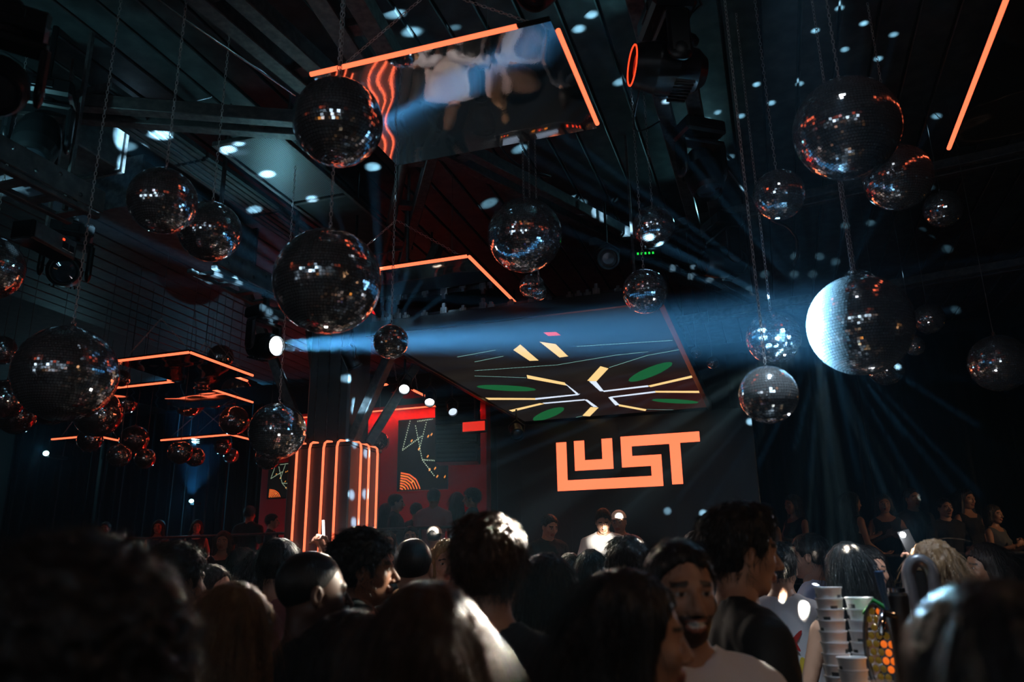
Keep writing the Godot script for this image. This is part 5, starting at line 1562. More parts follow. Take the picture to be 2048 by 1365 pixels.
func make_hair(kind: String) -> M:
	var ns := FastNoiseLite.new()
	ns.seed = 12
	ns.noise_type = FastNoiseLite.TYPE_SIMPLEX
	ns.frequency = 1.0
	ns.fractal_octaves = 2
	var long_ := kind in ["long", "wavy", "bob"]
	var f := Field.new(Vector3(-0.17, -0.42 if long_ else -0.16, -0.20), Vector3(0.17, 0.19, 0.16), 0.007)
	var out := 0.0
	match kind:
		"buzz": out = 0.003
		"short": out = 0.011
		"thick": out = 0.020
		"curly": out = 0.024
		_: out = 0.013
	f.ell(Vector3(0, 0.036, -0.018), Vector3(0.0755 + out, 0.0895 + out * 1.1, 0.0985 + out), 0.01)
	if kind == "thick": f.ell(Vector3(0.01, 0.105, 0.03), Vector3(0.07, 0.045, 0.075), 0.03)
	# face, ears and nape stay free
	f.ell(Vector3(0, -0.052, 0.106), Vector3(0.15, 0.122, 0.088), 0.03 if kind in ["short", "buzz"] else 0.014, true)
	if long_:
		var tip := -0.14 if kind == "bob" else -0.36
		f.ell(Vector3(0, (tip + 0.05) * 0.5, -0.072), Vector3(0.098, (0.12 - tip) * 0.5, 0.052), 0.03)
		for s in [-1.0, 1.0]:
			f.cap(Vector3(s * 0.066, 0.05, -0.005), Vector3(s * 0.092, tip * 0.55, -0.018), 0.028, 0.030, 0.03)
			f.cap(Vector3(s * 0.092, tip * 0.55, -0.018), Vector3(s * 0.085, tip, -0.03), 0.030, 0.014, 0.03)
		f.ell(Vector3(0, -0.09, 0.095), Vector3(0.12, 0.145, 0.080), 0.012, true)
	else:
		f.ell(Vector3(0, -0.17, -0.02), Vector3(0.16, 0.115 if kind != "curly" else 0.10, 0.25), 0.012, true)
		for s in [-1.0, 1.0]: f.ell(Vector3(s * 0.09, -0.035, 0.0), Vector3(0.03, 0.05, 0.032), 0.01, true)
	match kind:
		"curly": f.rough(ns, 0.011, Vector3.ONE * 38.0)
		"thick": f.rough(ns, 0.009, Vector3(34, 20, 26))
		"short": f.rough(ns, 0.005, Vector3(40, 24, 30))
		"wavy": f.rough(ns, 0.012, Vector3(46, 13, 46))
		"long", "bob": f.rough(ns, 0.007, Vector3(55, 4, 55))
		"tail": f.rough(ns, 0.004, Vector3(45, 10, 20))
	if kind == "tail":
		f.cap(Vector3(0, 0.07, -0.115), Vector3(0, 0.04, -0.165), 0.02, 0.026, 0.02)
	var m := M.new()
	f.net(m)
	match kind:
		"curly": strands(m, 2200, 0.026, 0.9, 5)
		"thick": strands(m, 2000, 0.036, 0.4, 6)
		"short": strands(m, 1000, 0.032, 0.35, 7)
		"wavy": strands(m, 2000, 0.12, 0.2, 8)
		"long": strands(m, 2600, 0.15, 0.07, 9)
		"bob": strands(m, 1700, 0.08, 0.10, 10)
		"tail": strands(m, 700, 0.04, 0.25, 11)

	m.uv = PackedVector2Array()
	return m

# joints of the two arms for each pose: shoulder end, elbow, wrist (right, then left), and the way each hand points
func arms(pose: String) -> Array:
	if pose.ends_with("_mirrored"):
		var a := arms(pose.trim_suffix("_mirrored"))
		var f := func(q: Array) -> Array: return q.map(func(w: Vector3) -> Vector3: return Vector3(-w.x, w.y, w.z))
		return [f.call(a[1]), f.call(a[0])]
	match pose:
		"dj": return [[Vector3(0.26, 1.14, 0.06), Vector3(0.20, 1.15, 0.27), Vector3(-0.2, -0.35, 0.9)], [Vector3(-0.26, 1.14, 0.06), Vector3(-0.20, 1.15, 0.27), Vector3(0.2, -0.35, 0.9)]]
		"raise": return [[Vector3(0.27, 1.40, 0.14), Vector3(0.14, 1.64, 0.16), Vector3(-0.1, 1, 0.1)], [Vector3(-0.25, 1.13, -0.02), Vector3(-0.25, 0.88, 0.06), Vector3(0, -1, 0.15)]]
		"phone": return [[Vector3(0.25, 1.36, 0.20), Vector3(0.13, 1.62, 0.26), Vector3(-0.15, 1, 0.0)], [Vector3(-0.25, 1.13, -0.02), Vector3(-0.25, 0.88, 0.06), Vector3(0, -1, 0.15)]]
		"clasp": return [[Vector3(0.25, 1.14, 0.05), Vector3(0.07, 1.20, 0.28), Vector3(-0.7, 0.5, 0.4)], [Vector3(-0.25, 1.14, 0.05), Vector3(-0.07, 1.22, 0.28), Vector3(0.7, 0.5, 0.4)]]
		"reach": return [[Vector3(0.27, 1.16, 0.10), Vector3(0.20, 1.22, 0.34), Vector3(-0.1, 0.3, 1)], [Vector3(-0.25, 1.13, -0.02), Vector3(-0.2, 1.0, 0.2), Vector3(0.3, 0.1, 1)]]
	return [[Vector3(0.255, 1.13, -0.02), Vector3(0.25, 0.88, 0.06), Vector3(0, -1, 0.12)], [Vector3(-0.255, 1.13, -0.02), Vector3(-0.25, 0.88, 0.06), Vector3(0, -1, 0.12)]]

func torso(f: Field, girl: bool, g: float) -> void:
	var w := 0.90 if girl else 1.0
	f.ell(Vector3(0, 0.95, -0.005), Vector3(0.168, 0.14, 0.112) + Vector3.ONE * g, 0.05)
	f.ell(Vector3(0, 1.10, 0.0), Vector3(0.142 * w, 0.17, 0.098) + Vector3.ONE * g, 0.05)
	f.ell(Vector3(0, 1.27, 0.002), Vector3(0.172 * w, 0.19, 0.112) + Vector3.ONE * g, 0.05)
	f.cap(Vector3(-0.145 * w, 1.400, -0.018), Vector3(0.145 * w, 1.400, -0.018), 0.056 * w + g, 0.056 * w + g, 0.05)
	if girl:
		for s in [-1.0, 1.0]: f.ell(Vector3(s * 0.065, 1.265, 0.075), Vector3(0.058, 0.055, 0.055) + Vector3.ONE * g, 0.03)
	for s in [-1.0, 1.0]: f.cap(Vector3(s * 0.11 * w, 1.42, -0.02), Vector3(s * 0.03, 1.475, -0.025), 0.045 + g, 0.04 + g, 0.04)

func shoulder(girl: bool, s: float) -> Vector3:
	return Vector3(s * (0.168 if girl else 0.190), 1.388, -0.018)

func make_body(girl: bool, pose: String) -> M:
	var key := "%s %s" % [girl, pose]
	if bodies.has(key): return bodies[key]
	var f := Field.new(Vector3(-0.36, 0.78, -0.22), Vector3(0.36, 1.72, 0.42), 0.015)
	torso(f, girl, 0.0)
	f.cap(Vector3(0, 1.42, -0.025), Vector3(0, 1.57, -0.008), 0.055 if girl else 0.064, 0.044 if girl else 0.055, 0.035)
	var t := 0.84 if girl else 1.0
	var a := arms(pose)
	var m := M.new()
	for i in 2:
		var s := 1.0 if i == 0 else -1.0
		f.cap(shoulder(girl, s), a[i][0], 0.050 * t, 0.039 * t, 0.03)
		f.cap(a[i][0], a[i][1], 0.040 * t, 0.027 * t, 0.015)
	f.net(m)
	for i in m.v.size(): m.c.append(Color(1, 1, 1, 1))
	for i in 2:
		var s := 1.0 if i == 0 else -1.0
		var y: Vector3 = -a[i][2].normalized()
		var x: Vector3 = (Vector3(-s, 0, 0.5) - y * Vector3(-s, 0, 0.5).dot(y)).normalized()
		var b := Basis(x * -s * 1.0, y, (x * -s).cross(y))
		if s < 0: b = Basis(x * 1.0, y, x.cross(y)); b.x = -b.x
		var hand := hand_grip if (pose in ["raise", "phone", "clasp"] and (i == 0 or pose == "clasp")) or (pose.ends_with("_mirrored") and i == 1) else hand_open
		m.add(hand, Transform3D(b.scaled_local(Vector3.ONE * (0.92 if girl else 1.05)), a[i][1]))
	bodies[key] = m
	return m

# style: tee, long (sleeves), top (no sleeves), jacket
func make_shirt(girl: bool, pose: String, style: String) -> ArrayMesh:
	var key := "%s %s %s" % [girl, pose, style]
	if cloth.has(key): return cloth[key]
	var f := Field.new(Vector3(-0.38, 0.80, -0.24), Vector3(0.38, 1.58, 0.44), 0.015)
	var g := 0.026 if style == "jacket" else 0.007 if style == "top" else 0.016
	torso(f, girl, g)
	var a := arms(pose)
	var t := 0.84 if girl else 1.0
	if style != "top":
		for i in 2:
			var s := 1.0 if i == 0 else -1.0
			var sh := shoulder(girl, s)
			var e: Vector3 = a[i][0]
			if style == "tee": f.cap(sh, sh.lerp(e, 0.70), 0.052 * t + g, 0.050 * t + g, 0.03)
			else:
				f.cap(sh, e, 0.052 * t + g, 0.043 * t + g, 0.03)
				f.cap(e, e.lerp(a[i][1], 0.94), 0.043 * t + g, 0.031 * t + g, 0.02)
	if style == "tee" or style == "long":
		f.ell(Vector3(0, 1.53, 0.0), Vector3(0.085, 0.07, 0.095), 0.008, true)
	elif style == "top":
		f.ell(Vector3(0, 1.56, 0.02), Vector3(0.135, 0.17, 0.16), 0.01, true)
	else:
		f.ell(Vector3(0, 1.46, 0.12), Vector3(0.07, 0.14, 0.08), 0.01, true)
		f.cap(Vector3(-0.06, 1.49, -0.045), Vector3(0.06, 1.49, -0.045), 0.03, 0.03, 0.01)
		for s in [-1.0, 1.0]: f.cap(Vector3(s * 0.068, 1.49, -0.035), Vector3(s * 0.075, 1.43, 0.075), 0.026, 0.022, 0.01)
	var ns := FastNoiseLite.new(); ns.seed = 21; ns.frequency = 1.0; ns.fractal_octaves = 2
	f.rough(ns, 0.010, Vector3(9, 5, 9))
	if key == "false down tee": fields["tee"] = f
	var m := M.new()
	f.net(m)
	cloth[key] = m.mesh()
	return cloth[key]

var fields := {}

func make_legs() -> void:
	var f := Field.new(Vector3(-0.22, 0.02, -0.16), Vector3(0.22, 1.05, 0.2), 0.02)
	f.ell(Vector3(0, 0.93, -0.005), Vector3(0.172, 0.11, 0.118), 0.05)
	for s in [-1.0, 1.0]:
		f.cap(Vector3(s * 0.085, 0.88, 0), Vector3(s * 0.098, 0.50, 0.012), 0.092, 0.064, 0.04)
		f.cap(Vector3(s * 0.098, 0.50, 0.012), Vector3(s * 0.105, 0.09, -0.01), 0.064, 0.052, 0.02)
	var m := M.new(); f.net(m)
	cloth["trousers"] = m.mesh()
	f = Field.new(Vector3(-0.19, -0.01, -0.13), Vector3(0.19, 0.14, 0.22), 0.014)
	for s in [-1.0, 1.0]:
		f.cap(Vector3(s * 0.105, 0.045, -0.045), Vector3(s * 0.115, 0.035, 0.13), 0.044, 0.033, 0.02)
		f.cap(Vector3(s * 0.105, 0.05, -0.02), Vector3(s * 0.105, 0.10, -0.02), 0.045, 0.042, 0.02)
	m = M.new(); f.net(m)
	cloth["shoes"] = m.mesh()

func hair_mat(called: String, color: Color) -> StandardMaterial3D:
	var s := mat("hair_" + called, color, 0.40)
	if s.heightmap_enabled: return s
	s.uv1_triplanar = true
	s.uv1_scale = Vector3(14, 0.5, 14)
	s.heightmap_enabled = true
	s.heightmap_texture = mats.strand_noise
	s.heightmap_scale = 0.35
	s.metallic_specular = 0.5
	return s

func head_place(turn: float, nod: float) -> Transform3D:
	var pivot := Vector3(0, 1.52, -0.02)
	var b := Basis(Vector3.UP, turn) * Basis(Vector3.RIGHT, nod)
	return Transform3D(b, pivot + b * Vector3(0, 0.107, 0.028))

# one person: body (skin) with hair, shirt, trousers and shoes as parts
func person(p: Dictionary) -> Node3D:
	var girl: bool = p.get("girl", false)
	var pose: String = p.get("pose", "down")
	var turn: float = p.get("turn", 0.0)
	var nod: float = p.get("nod", 0.0)
	var kind: String = p.get("head", "woman" if girl else "man")
	var skin: String = p.get("skin", "tan")
	var at: Vector3 = p.at
	var o := thing("person", p.label, "person", at, p.face, p.get("group", "dancers on the floor"))
	var hx := head_place(turn, nod)
	var key := "%s %s %s %s %.2f %.2f" % [girl, pose, kind, skin, turn, nod]
	if not bodies.has(key):
		if not heads.has(kind): heads[kind] = make_head(kind)
		var m := M.new()
		m.add(make_body(girl, pose), Transform3D())
		m.add(heads[kind], hx)
		var s: Color = SKIN[skin]
		for i in m.c.size():
			var c := m.c[i]
			m.c[i] = Color(c.r * s.r, c.g * s.g, c.b * s.b) if c.a > 0.5 else Color(c.r, c.g, c.b)
		bodies[key] = m.mesh()
	var sc := Vector3.ONE * (float(p.tall) / 1.75)
	put(bodies[key], "body", mats.skin, o).scale = sc
	var style: String = p.get("style", "top" if girl else "tee")
	put(make_shirt(girl, pose, style), "shirt", shirt_mat(p.get("shirt", Color(0.05, 0.055, 0.065)), style), o).scale = sc
	put(cloth.trousers, "trousers", shirt_mat(p.get("legs", Color(0.06, 0.065, 0.08)), "trousers"), o).scale = sc
	put(cloth.shoes, "shoes", shirt_mat(Color(0.12, 0.12, 0.12), "shoes"), o).scale = sc
	if p.has("hair"):
		var hk: String = p.hair
		if not hairs.has(hk): hairs[hk] = make_hair(hk).mesh()
		var hm := put(hairs[hk], "hair", hair_mat(p.get("tint", "black"), TINTS[p.get("tint", "black")]), o)
		hm.transform = Transform3D(Basis().scaled(sc), Vector3.ZERO) * hx
	if p.has("stud"):
		var m := M.new(); m.ball(hx * Vector3(-0.0885, -0.030, -0.004), Vector3.ONE * 0.0045, 8, 10)
		put(m, "ear_stud", mats.chrome, o).scale = sc
	if p.has("cap"):
		var m := M.new()
		var prof := []
		for i in 9: prof.append(Vector2(cos(PI * 0.5 * i / 8.0) * 0.092, 0.045 + sin(PI * 0.5 * i / 8.0) * 0.092))
		m.lathe(prof, Transform3D(Basis().scaled(Vector3(0.95, 1, 1.12)), Vector3(0, 0, -0.012)), 22)
		m.box(Vector3(0, 0.052, 0.125), Vector3(0.14, 0.008, 0.10), 0.003)
		var cm := put(m, "cap", shirt_mat(p.cap, "cap"), o)
		cm.transform = Transform3D(Basis().scaled(sc), Vector3.ZERO) * hx
	return o

const TINTS := {"black": Color(0.055, 0.045, 0.042), "dark": Color(0.11, 0.075, 0.055), "brown": Color(0.24, 0.16, 0.10), "light": Color(0.42, 0.31, 0.20), "blonde": Color(0.58, 0.44, 0.26)}

func shirt_mat(c: Color, style: String) -> StandardMaterial3D:
	var s := mat("cloth_%s_%s" % [style == "jacket", c.to_html(false)], c, 0.32 if style == "jacket" else 0.85)
	if style != "jacket":
		s.rim_enabled = true
		s.rim = 0.2
	return s

func people() -> void:
	var sk := mat("skin", Color.WHITE, 0.48)
	sk.vertex_color_use_as_albedo = true
	mats["strand_noise"] = noise_tex(0.05, 3, false, Color.BLACK, Color.WHITE, 31)
	hand_open = make_hand(0.35)
	hand_grip = make_hand(1.15)
	make_legs()
	for p in PEOPLE: person(p)
# ---------------------------------------------------------------- bar, decks, small things
func cup_profile(h: float, r0: float, r1: float) -> Array:
	return [Vector2(0.0, 0.0), Vector2(r0, 0.0), Vector2(r1, h), Vector2(r1 + 0.003, h + 0.002), Vector2(r1 + 0.003, h + 0.006), Vector2(r1 - 0.002, h + 0.006), Vector2(r1 - 0.004, h), Vector2(r0 - 0.003, 0.004), Vector2(0.0, 0.004)]

func cup_stack(where: String, at: Vector3, n: int, turn: float) -> void:
	var im: Material = mats.cup_print
	for i in n:
		var m := M.new()
		m.lathe(cup_profile(0.115, 0.030, 0.045), Transform3D(), 24)
		var o := put(m, "plastic_cup", im, null, at + Vector3(0, i * 0.0365, 0))
		o.rotation.y = turn + i * 0.7
		var order: String = "bottom" if i == 0 else "top" if i == n - 1 else ["", "second", "third", "fourth", "fifth", "sixth", "seventh", "eighth", "ninth", "tenth", "eleventh", "twelfth"][i]
		tag(o, "printed white plastic cup, %s from the bottom of %s" % [order, where] if i > 0 and i < n - 1 else "printed white plastic cup at the %s of %s" % [order, where], "cup", "stacked plastic cups on the bar")

func glass_tumbler(label: String, at: Vector3, h: float, r: float) -> void:
	var m := M.new()
	m.lathe([Vector2(0.0, 0.0), Vector2(r * 0.8, 0.0), Vector2(r, h), Vector2(r - 0.003, h), Vector2(r * 0.8 - 0.003, 0.012), Vector2(0.0, 0.012)], Transform3D(), 22)
	tag(put(m, "drinking_glass", mats.clear_glass, null, at), label, "glass", "glasses on the bar")

func bar() -> void:
	var o := thing("bar_counter", "dark bar counter crowded with cups and taps", "bar", Vector3(0.76, 0, -3.08))
	bx("counter_top", Vector3(0, 1.19, 0), Vector3(1.42, 0.05, 0.62), mats.bar_top, o, 0.01)
	bx("counter_body", Vector3(0, 0.585, 0), Vector3(1.32, 1.16, 0.52), mats.black_plastic, o, 0.01)
	for i in 4: bx("front_panel", Vector3(-0.49 + i * 0.33, 0.6, 0.266), Vector3(0.31, 1.0, 0.012), mats.bar_top, o)
	var top := 1.217
	cup_stack("the tallest cup stack", Vector3(0.135, top, -3.17), 10, 0.4)
	cup_stack("the second tallest cup stack", Vector3(0.235, top, -3.20), 9, 1.9)
	cup_stack("the lowest cup stack", Vector3(0.175, top, -3.02), 4, 2.4)
	glass_tumbler("short glass before the low cup stack", Vector3(0.13, top, -2.90), 0.10, 0.036)
	glass_tumbler("tall glass between cups and glowing tap", Vector3(0.26, top, -3.02), 0.16, 0.036)
	glass_tumbler("tall glass right of the low cup stack", Vector3(0.235, top, -2.92), 0.15, 0.036)
	glass_tumbler("short glass below the glowing tap", Vector3(0.31, top, -2.88), 0.10, 0.036)
	glass_tumbler("short glass right of the black tap column", Vector3(0.40, top, -2.92), 0.11, 0.038)
	bx("napkin_box", Vector3(0.225, top + 0.06, -2.83), Vector3(0.09, 0.12, 0.06), mats.black_plastic)
	tag(get_node("napkin_box"), "small black box among the glasses on the bar", "box")
	# glowing beer tap: a curved medallion of amber cells on a black column
	o = thing("beer_tap", "black beer tap column with a glowing amber honeycomb badge", "beer tap", Vector3(0.345, top, -3.06), deg_to_rad(-40))
	var m := M.new()
	m.lathe([Vector2(0.0, 0.0), Vector2(0.055, 0.0), Vector2(0.05, 0.02), Vector2(0.034, 0.03), Vector2(0.034, 0.42), Vector2(0.030, 0.43), Vector2(0.0, 0.43)], Transform3D(), 20)
	put(m, "column", mats.black_plastic, o)
	m = M.new()
	m.lathe([Vector2(0.0, 0.432), Vector2(0.028, 0.432), Vector2(0.028, 0.445), Vector2(0.0, 0.448)], Transform3D(), 18)
	put(m, "column_cap", mats.chrome, o)
	m = M.new()
	m.path([Vector3(0, 0.36, 0.03), Vector3(0, 0.37, 0.09), Vector3(0, 0.33, 0.11), Vector3(0, 0.30, 0.112)], [0.014, 0.013, 0.011, 0.009], 10)
	put(m, "spout", mats.chrome, o)
	m = M.new()
	m.path([Vector3(0, 0.38, 0.06), Vector3(0, 0.44, 0.075), Vector3(0, 0.50, 0.082)], [0.008, 0.012, 0.015], 10)
	put(m, "tap_handle", mats.tap_blue, o)
	m = M.new()
	var oval := []
	for j in 25: oval.append(Vector3(-0.075 + cos(TAU * j / 24) * 0.055, 0.24 + sin(TAU * j / 24) * 0.155, 0.02))
	m.path(oval, 0.009, 8, false)
	var badge := put(m, "badge_frame", mats.pale_panel, o)
	var cell := M.new()
	for row in 11:
		for col in 4:
			var p := Vector3(-0.117 + col * 0.028 + (0.014 if row % 2 else 0.0), 0.11 + row * 0.026, 0.02)
			if Vector2((p.x + 0.075) / 0.047, (p.y - 0.24) / 0.145).length() > 0.98: continue
			m = M.new()
			m.ball(Vector3.ZERO, Vector3(0.0125, 0.012, 0.006), 6, 8)
			put(m, "amber_cell", mats.amber_glow if col > 1 and (row * 7 + col * 3) % 5 != 0 else mats.amber_dim, badge, p)  # left cells: a glassy reflection put in as dim yellow glow
	m = M.new(); m.path([Vector3(-0.12, 0.36, 0.02), Vector3(-0.075, 0.405, 0.02), Vector3(-0.03, 0.38, 0.02)], 0.008, 8)
	put(m, "green_edge", mats.green_edge, badge)
	omni("tap_glow", o.position + Vector3(0.02, 0.25, 0.10), Color(1.0, 0.62, 0.25), 0.008, 0.04)
	# arched beer tower
	o = thing("beer_tower", "grey arched beer tower on the bar", "beer tower", Vector3(0.45, top, -3.24))
	m = M.new()
	var arch := [Vector3(-0.038, 0.0, 0)]
	for j in 11: arch.append(Vector3(-cos(PI * j / 10.0) * 0.038, 0.48 + sin(PI * j / 10.0) * 0.055, 0))
	arch.append(Vector3(0.038, 0.0, 0))
	m.path(arch, 0.024, 12)
	put(m, "arch", mats.grey_metal, o)
	bx("back_plate", Vector3(0, 0.27, -0.012), Vector3(0.06, 0.46, 0.012), mats.black_plastic, o)
	bx("drip_tray", Vector3(0, 0.012, 0.03), Vector3(0.16, 0.022, 0.14), mats.chrome, o)
	m = M.new(); m.path([Vector3(0, 0.36, 0.0), Vector3(0, 0.365, 0.06), Vector3(0, 0.32, 0.075)], 0.011, 10)
	put(m, "spout", mats.chrome, o)

func decks() -> void:
	var o := thing("deck_table", "black table carrying the performer's decks", "table", Vector3(-1.9, 0.64, -8.05))
	bx("table_top", Vector3(0, 1.06, 0), Vector3(1.7, 0.04, 0.5), mats.black_metal, o)
	bx("front_board", Vector3(0, 0.53, 0.22), Vector3(1.68, 1.04, 0.03), mats.black_plastic, o)
	for k in [-1, 1]: bx("side_board", Vector3(k * 0.83, 0.53, 0), Vector3(0.03, 1.04, 0.44), mats.black_plastic, o)
	var spots := [[-2.5, "media player at the left end of the decks"], [-2.12, "media player beside the mixer"], [-1.38, "media player at the right end of the decks"]]
	for s in spots:
		var d := thing("media_player", s[1], "player", Vector3(s[0], 1.721, -8.05))
		bx("case", Vector3(0, 0.05, 0), Vector3(0.32, 0.10, 0.38), mats.black_plastic, d, 0.008)
		var m := M.new(); m.lathe([Vector2(0.0, 0.0), Vector2(0.10, 0.0), Vector2(0.10, 0.012), Vector2(0.0, 0.014)], Transform3D(Basis(), Vector3(0, 0.10, -0.05)), 24)
		put(m, "jog_wheel", mats.chrome, d)
		bx("display", Vector3(0, 0.115, 0.13), Vector3(0.2, 0.03, 0.07), mats.lens_dim2, d)
		for k in 3: bx("button", Vector3(-0.12 + k * 0.05, 0.05, 0.192), Vector3(0.02, 0.02, 0.008), mats.indicator_red if k == 1 else mats.indicator_amber, d)
	var x := thing("mixer", "club mixer with red and amber lamps between the players", "mixer", Vector3(-1.75, 1.721, -8.05))
	bx("case", Vector3(0, 0.055, 0), Vector3(0.33, 0.11, 0.38), mats.black_plastic, x, 0.008)
	for i in 4:
		for j in 3:
			var m := M.new(); m.lathe([Vector2(0.012, 0.0), Vector2(0.010, 0.018), Vector2(0.0, 0.018)], Transform3D(Basis(), Vector3(-0.12 + i * 0.08, 0.11, -0.12 + j * 0.07)), 10)
			put(m, "knob", mats.chrome, x)
		bx("fader", Vector3(-0.12 + i * 0.08, 0.115, 0.12), Vector3(0.016, 0.012, 0.03), mats.pale_panel, x)
		bx("level_lamp", Vector3(-0.12 + i * 0.08, 0.06, 0.193), Vector3(0.025, 0.05, 0.006), mats.indicator_red, x)
	# monitors either side
	for s in [[-2.98, "black speaker left of the decks"], [-0.72, "black speaker right of the decks"]]:
		var d := thing("speaker", s[1], "speaker", Vector3(s[0], 0.64, -8.3))
		bx("cabinet", Vector3(0, 0.5, 0), Vector3(0.42, 1.0, 0.4), mats.black_plastic, d, 0.015)
		for y in [0.32, 0.74]:
			var m := M.new(); m.lathe([Vector2(0.15, 0.0), Vector2(0.14, 0.012), Vector2(0.06, -0.01), Vector2(0.0, 0.006)], Transform3D(Basis(Vector3.RIGHT, PI / 2), Vector3(0, y, 0.203)), 24)
			put(m, "cone", mats.black_metal, d)

func hand_of(p: Dictionary) -> Vector3:
	var a: Array = arms(p.pose)
	var k := 0 if not p.pose.ends_with("_mirrored") else 1
	var w: Vector3 = a[k][1] + a[k][2].normalized() * 0.10
	return p.at + Basis(Vector3.UP, p.face) * (w * float(p.tall) / 1.75)

func held_things() -> void:
	for p in PEOPLE:
		if not p.has("pose"): continue
		if p.pose == "phone":
			var at := hand_of(p)
			var o := thing("phone", "phone with its flash lamp shining, held up by a woman", "phone", at, 0.0)
			o.rotation = Vector3(-0.15, 0.30, 0.25)
			bx("case", Vector3(0, 0.05, 0), Vector3(0.072, 0.148, 0.008), mats.black_plastic, o, 0.003)
			var m := M.new(); m.ball(Vector3(-0.012, 0.10, 0.006), Vector3(0.016, 0.016, 0.004), 8, 12)
			put(m, "flash_lamp", mats.flash, o)
			omni("phone_light", o.to_global(Vector3(-0.012, 0.10, 0.14)), Color(0.95, 0.97, 1.0), 0.10, 0.012)
		if p.pose == "raise_mirrored":
			var at := hand_of(p)
			var m := M.new(); m.path([Vector3(0, -0.03, 0), Vector3(-0.012, 0.10, 0)], 0.007, 8)
			tag(put(m, "light_stick", mats.stick_glow, null, at + Vector3(0, 0.02, 0)), "small glowing white stick held up before the pillar", "light stick")
			omni("stick_light", at + Vector3(0, 0.06, 0.05), Color(1, 0.97, 0.95), 0.02, 0.02)
	# print on the back of the white shirt
	for c in get_children():
		if c.has_meta("label") and str(c.get_meta("label")).begins_with("man in white shirt with printed back"):
			var f: Field = fields["tee"]
			var sc: float = c.get_node("shirt").scale.x
			var shapes := [[Vector2(0.04, 1.12), Vector2(0.035, 0.095), 0.25, Color(0.12, 0.10, 0.08)], [Vector2(0.04, 1.12), Vector2(0.024, 0.080), 0.25, Color(0.80, 0.66, 0.25)], [Vector2(-0.07, 1.16), Vector2(0.022, 0.06), -0.2, Color(0.85, 0.72, 0.2)], [Vector2(-0.03, 1.29), Vector2(0.012, 0.065), 0.7, Color(0.75, 0.16, 0.12)], [Vector2(-0.03, 1.28), Vector2(0.010, 0.045), -0.6, Color(0.75, 0.16, 0.12)], [Vector2(0.05, 1.13), Vector2(0.008, 0.055), 0.15, Color(0.55, 0.12, 0.08)], [Vector2(0.0, 0.98), Vector2(0.05, 0.008), 0.0, Color(0.1, 0.1, 0.12)]]
			var lift := 0.004
			for s in shapes:
				var m := M.new()
				var mid: Vector2 = s[0]
				var zc := f.front(mid.x, mid.y, -1.0)
				m.v.append(Vector3(mid.x, mid.y, zc - lift)); m.n.append(Vector3(0, 0, -1))
				for j in 15:
					var q: Vector2 = mid + Vector2(cos(TAU * j / 14) * s[1].x, sin(TAU * j / 14) * s[1].y).rotated(s[2])
					m.v.append(Vector3(q.x, q.y, f.front(q.x, q.y, -1.0) - lift)); m.n.append(Vector3(0, 0, -1))
				for j in 14:
					m.ix.append(0); m.ix.append(j + 1); m.ix.append(j + 2)
				lift += 0.002
				put(m, "shirt_print", mat("print_%s" % s[3].to_html(false), s[3], 0.8), c).scale = Vector3.ONE * sc

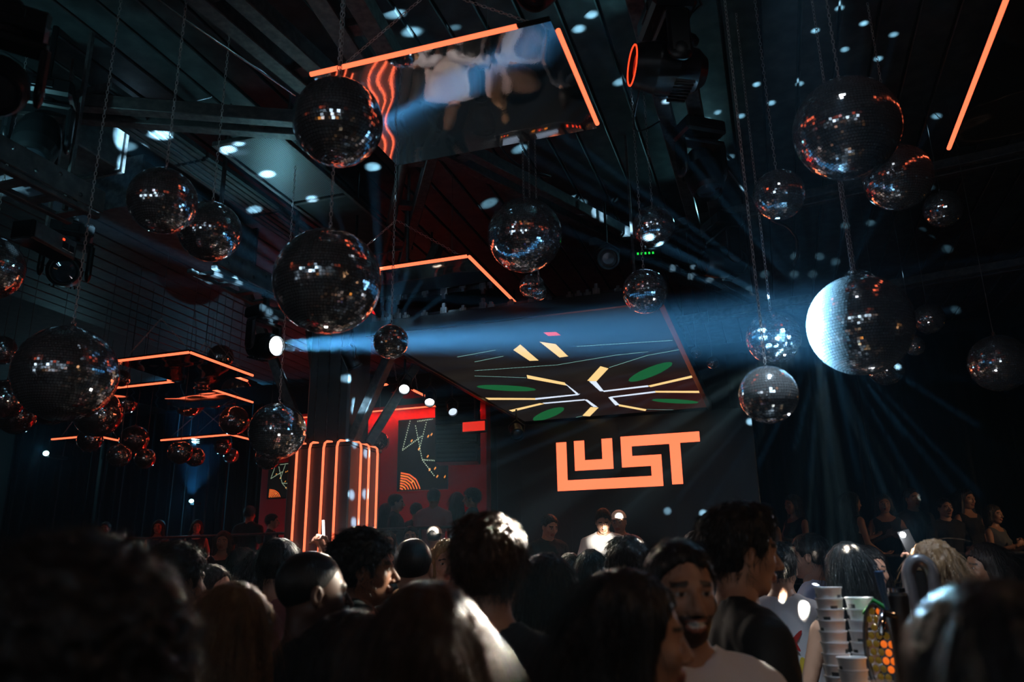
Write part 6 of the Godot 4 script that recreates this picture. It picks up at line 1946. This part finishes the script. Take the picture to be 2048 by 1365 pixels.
# unseen panels and lamps behind the camera, placed for the mirror balls to reflect
func behind() -> void:
	mirror_panel("unseen mirror panel behind the camera over the rear bar", -2.4, -1.1, 1.9, 0.9, 4.2, {"near": Vector2(0, 1), "far": Vector2(0, 1), "right": Vector2(0, 1)})
	mirror_panel("unseen mirror panel behind the camera on the left side", -5.2, -3.9, 0.9, -0.2, 4.1, {"near": Vector2(0, 1), "far": Vector2(0, 1), "left": Vector2(0, 1)})
	mirror_panel("unseen mirror panel behind the camera on the right side", 1.2, 2.5, 1.2, 0.1, 4.1, {"left": Vector2(0, 1), "far": Vector2(0, 1)})
	var o := thing("unseen_rear_bar", "unseen rear bar shelf lit by amber bulbs", "bar", Vector3(-0.6, 0, 2.45))  # unseen bar and bulbs, placed for amber glints on the balls
	bx("bar_body", Vector3(0, 0.55, 0), Vector3(6.0, 1.1, 0.5), mats.black_plastic, o, 0.01)
	bx("bar_top", Vector3(0, 1.12, 0), Vector3(6.1, 0.05, 0.6), mats.bar_top, o, 0.01)
	var names := ["leftmost", "second", "third", "fourth", "fifth", "sixth", "seventh", "last"]
	for i in 8:
		var at := Vector3(-3.2 + i * 0.75, 2.35, 2.3)
		var b := thing("unseen_pendant_bulb", "unseen amber pendant bulb over the rear bar, %s in the row" % names[i], "lamp", at, 0.0, "unseen amber bulbs over the rear bar")
		var m := M.new(); m.ball(Vector3.ZERO, Vector3(0.07, 0.085, 0.07), 10, 16)
		put(m, "bulb", mats.bulb_amber if i % 3 != 2 else mats.bulb_white, b)
		m = M.new(); m.lathe([Vector2(0.035, 0.07), Vector2(0.03, 0.14), Vector2(0.0, 0.145)], Transform3D(), 12)
		m.tube(Vector3(0, 0.14, 0), Vector3(0, 5.27 - at.y, 0), 0.006, 6)
		put(m, "cord", mats.black_metal, b)
		omni("unseen_bulb_light", at, Color(1.0, 0.66, 0.36) if i % 3 != 2 else Color(0.95, 0.96, 1.0), 0.012, 0.06)
	# unseen lit spotlights over the rear bar, placed for glints on the balls
	var where := ["far left", "left", "middle left", "middle right", "right", "far right"]
	for i in 6:
		var at := Vector3(-4.6 + i * 1.5, 4.55, 0.6 + 0.5 * (i % 2))
		var to := Vector3(at.x + 0.6, 0.0, 1.9)
		var a := (to - at).normalized()
		par_can("unseen lit spotlight behind the camera, %s of the row" % where[i], at, a, "lens_par", 5.27)
		spot("unseen_rear_light", at + a * 0.11, to, Color(0.8, 0.92, 1.0), 3.0, 22.0, 0.8, 0.05)
	# unseen warm pendants out of view at the right, placed to light faces
	for q in [[Vector3(1.7, 3.0, -1.25), "unseen warm pendant lamp near the bar", 0.42, Vector3(0.0, 1.4, -1.5)], [Vector3(2.6, 2.5, -3.6), "unseen warm pendant lamp beyond the bar", 0.25, Vector3(1.0, 1.0, -4.0)], [Vector3(4.7, 3.1, -9.6), "unseen warm pendant lamp at the right end of the deck", 1.8, Vector3(1.2, 1.2, -11.0)]]:
		var b := thing("unseen_pendant_lamp", q[1], "lamp", q[0])
		var m := M.new(); m.ball(Vector3.ZERO, Vector3(0.08, 0.09, 0.08), 10, 16)
		put(m, "bulb", mats.bulb_amber, b)
		m = M.new(); m.tube(Vector3(0, 0.09, 0), Vector3(0, 5.27 - q[0].y, 0), 0.006, 6)
		put(m, "cord", mats.black_metal, b)
		m = M.new(); m.lathe([Vector2(0.16, 0.0), Vector2(0.12, 0.10), Vector2(0.03, 0.16), Vector2(0.0, 0.165)], Transform3D(), 20)
		m.lathe([Vector2(0.0, 0.160), Vector2(0.028, 0.155), Vector2(0.115, 0.097), Vector2(0.155, 0.0)], Transform3D(), 20)
		put(m, "shade", mats.black_metal, b)
		spot("unseen_pendant_light", q[0] + Vector3(0, -0.11, 0), q[3], Color(1.0, 0.78, 0.58), q[2], 62.0, 1.0, 0.07)
	# unseen cold spotlight over the bar, placed to light cups and shirts
	var sp := Vector3(0.35, 4.75, -2.75)
	var sa := (Vector3(0.1, 1.25, -3.75) - sp).normalized()
	par_can("unseen cold spotlight above the bar, over the picture's upper edge", sp, sa, "lens_par", 5.27)
	spot("unseen_bar_light", sp + sa * 0.11, Vector3(0.1, 1.25, -3.75), Color(0.82, 0.92, 1.0), 19.0, 16.0, 1.0, 0.05)
	# unseen cold battens on the rear wall, placed for white glints on balls
	for i in 7:
		var b := thing("unseen_light_batten", "unseen cold upright light batten on the rear wall, number %s from the left" % ["one", "two", "three", "four", "five", "six", "seven"][i], "lamp", Vector3(-5.2 + i * 1.3, [2.6, 3.6, 2.9, 3.9, 2.4, 3.3, 2.8][i], 2.76))
		var tall: float = [1.6, 0.5, 1.1, 0.4, 1.5, 0.7, 1.2][i]
		bx("case", Vector3(0, 0, 0.02), Vector3(0.12, tall + 0.06, 0.05), mats.black_metal, b)
		bx("glow_face", Vector3(0, 0, -0.012), Vector3(0.09, tall, 0.012), mats.batten_white, b)
		strip("unseen_batten_light", b.position + Vector3(0, -tall * 0.5, -0.03), b.position + Vector3(0, tall * 0.5, -0.03), Vector3(0, 0, -1), 0.09, Color(0.75, 0.9, 1.0), 0.10)
func _ready() -> void:
	make_materials()
	more_materials()
	camera_and_light()
	structure()
	pillar()
	screens()
	panels()
	balls()
	rigging()
	people()
	decks()
	bar()
	held_things()
	behind()
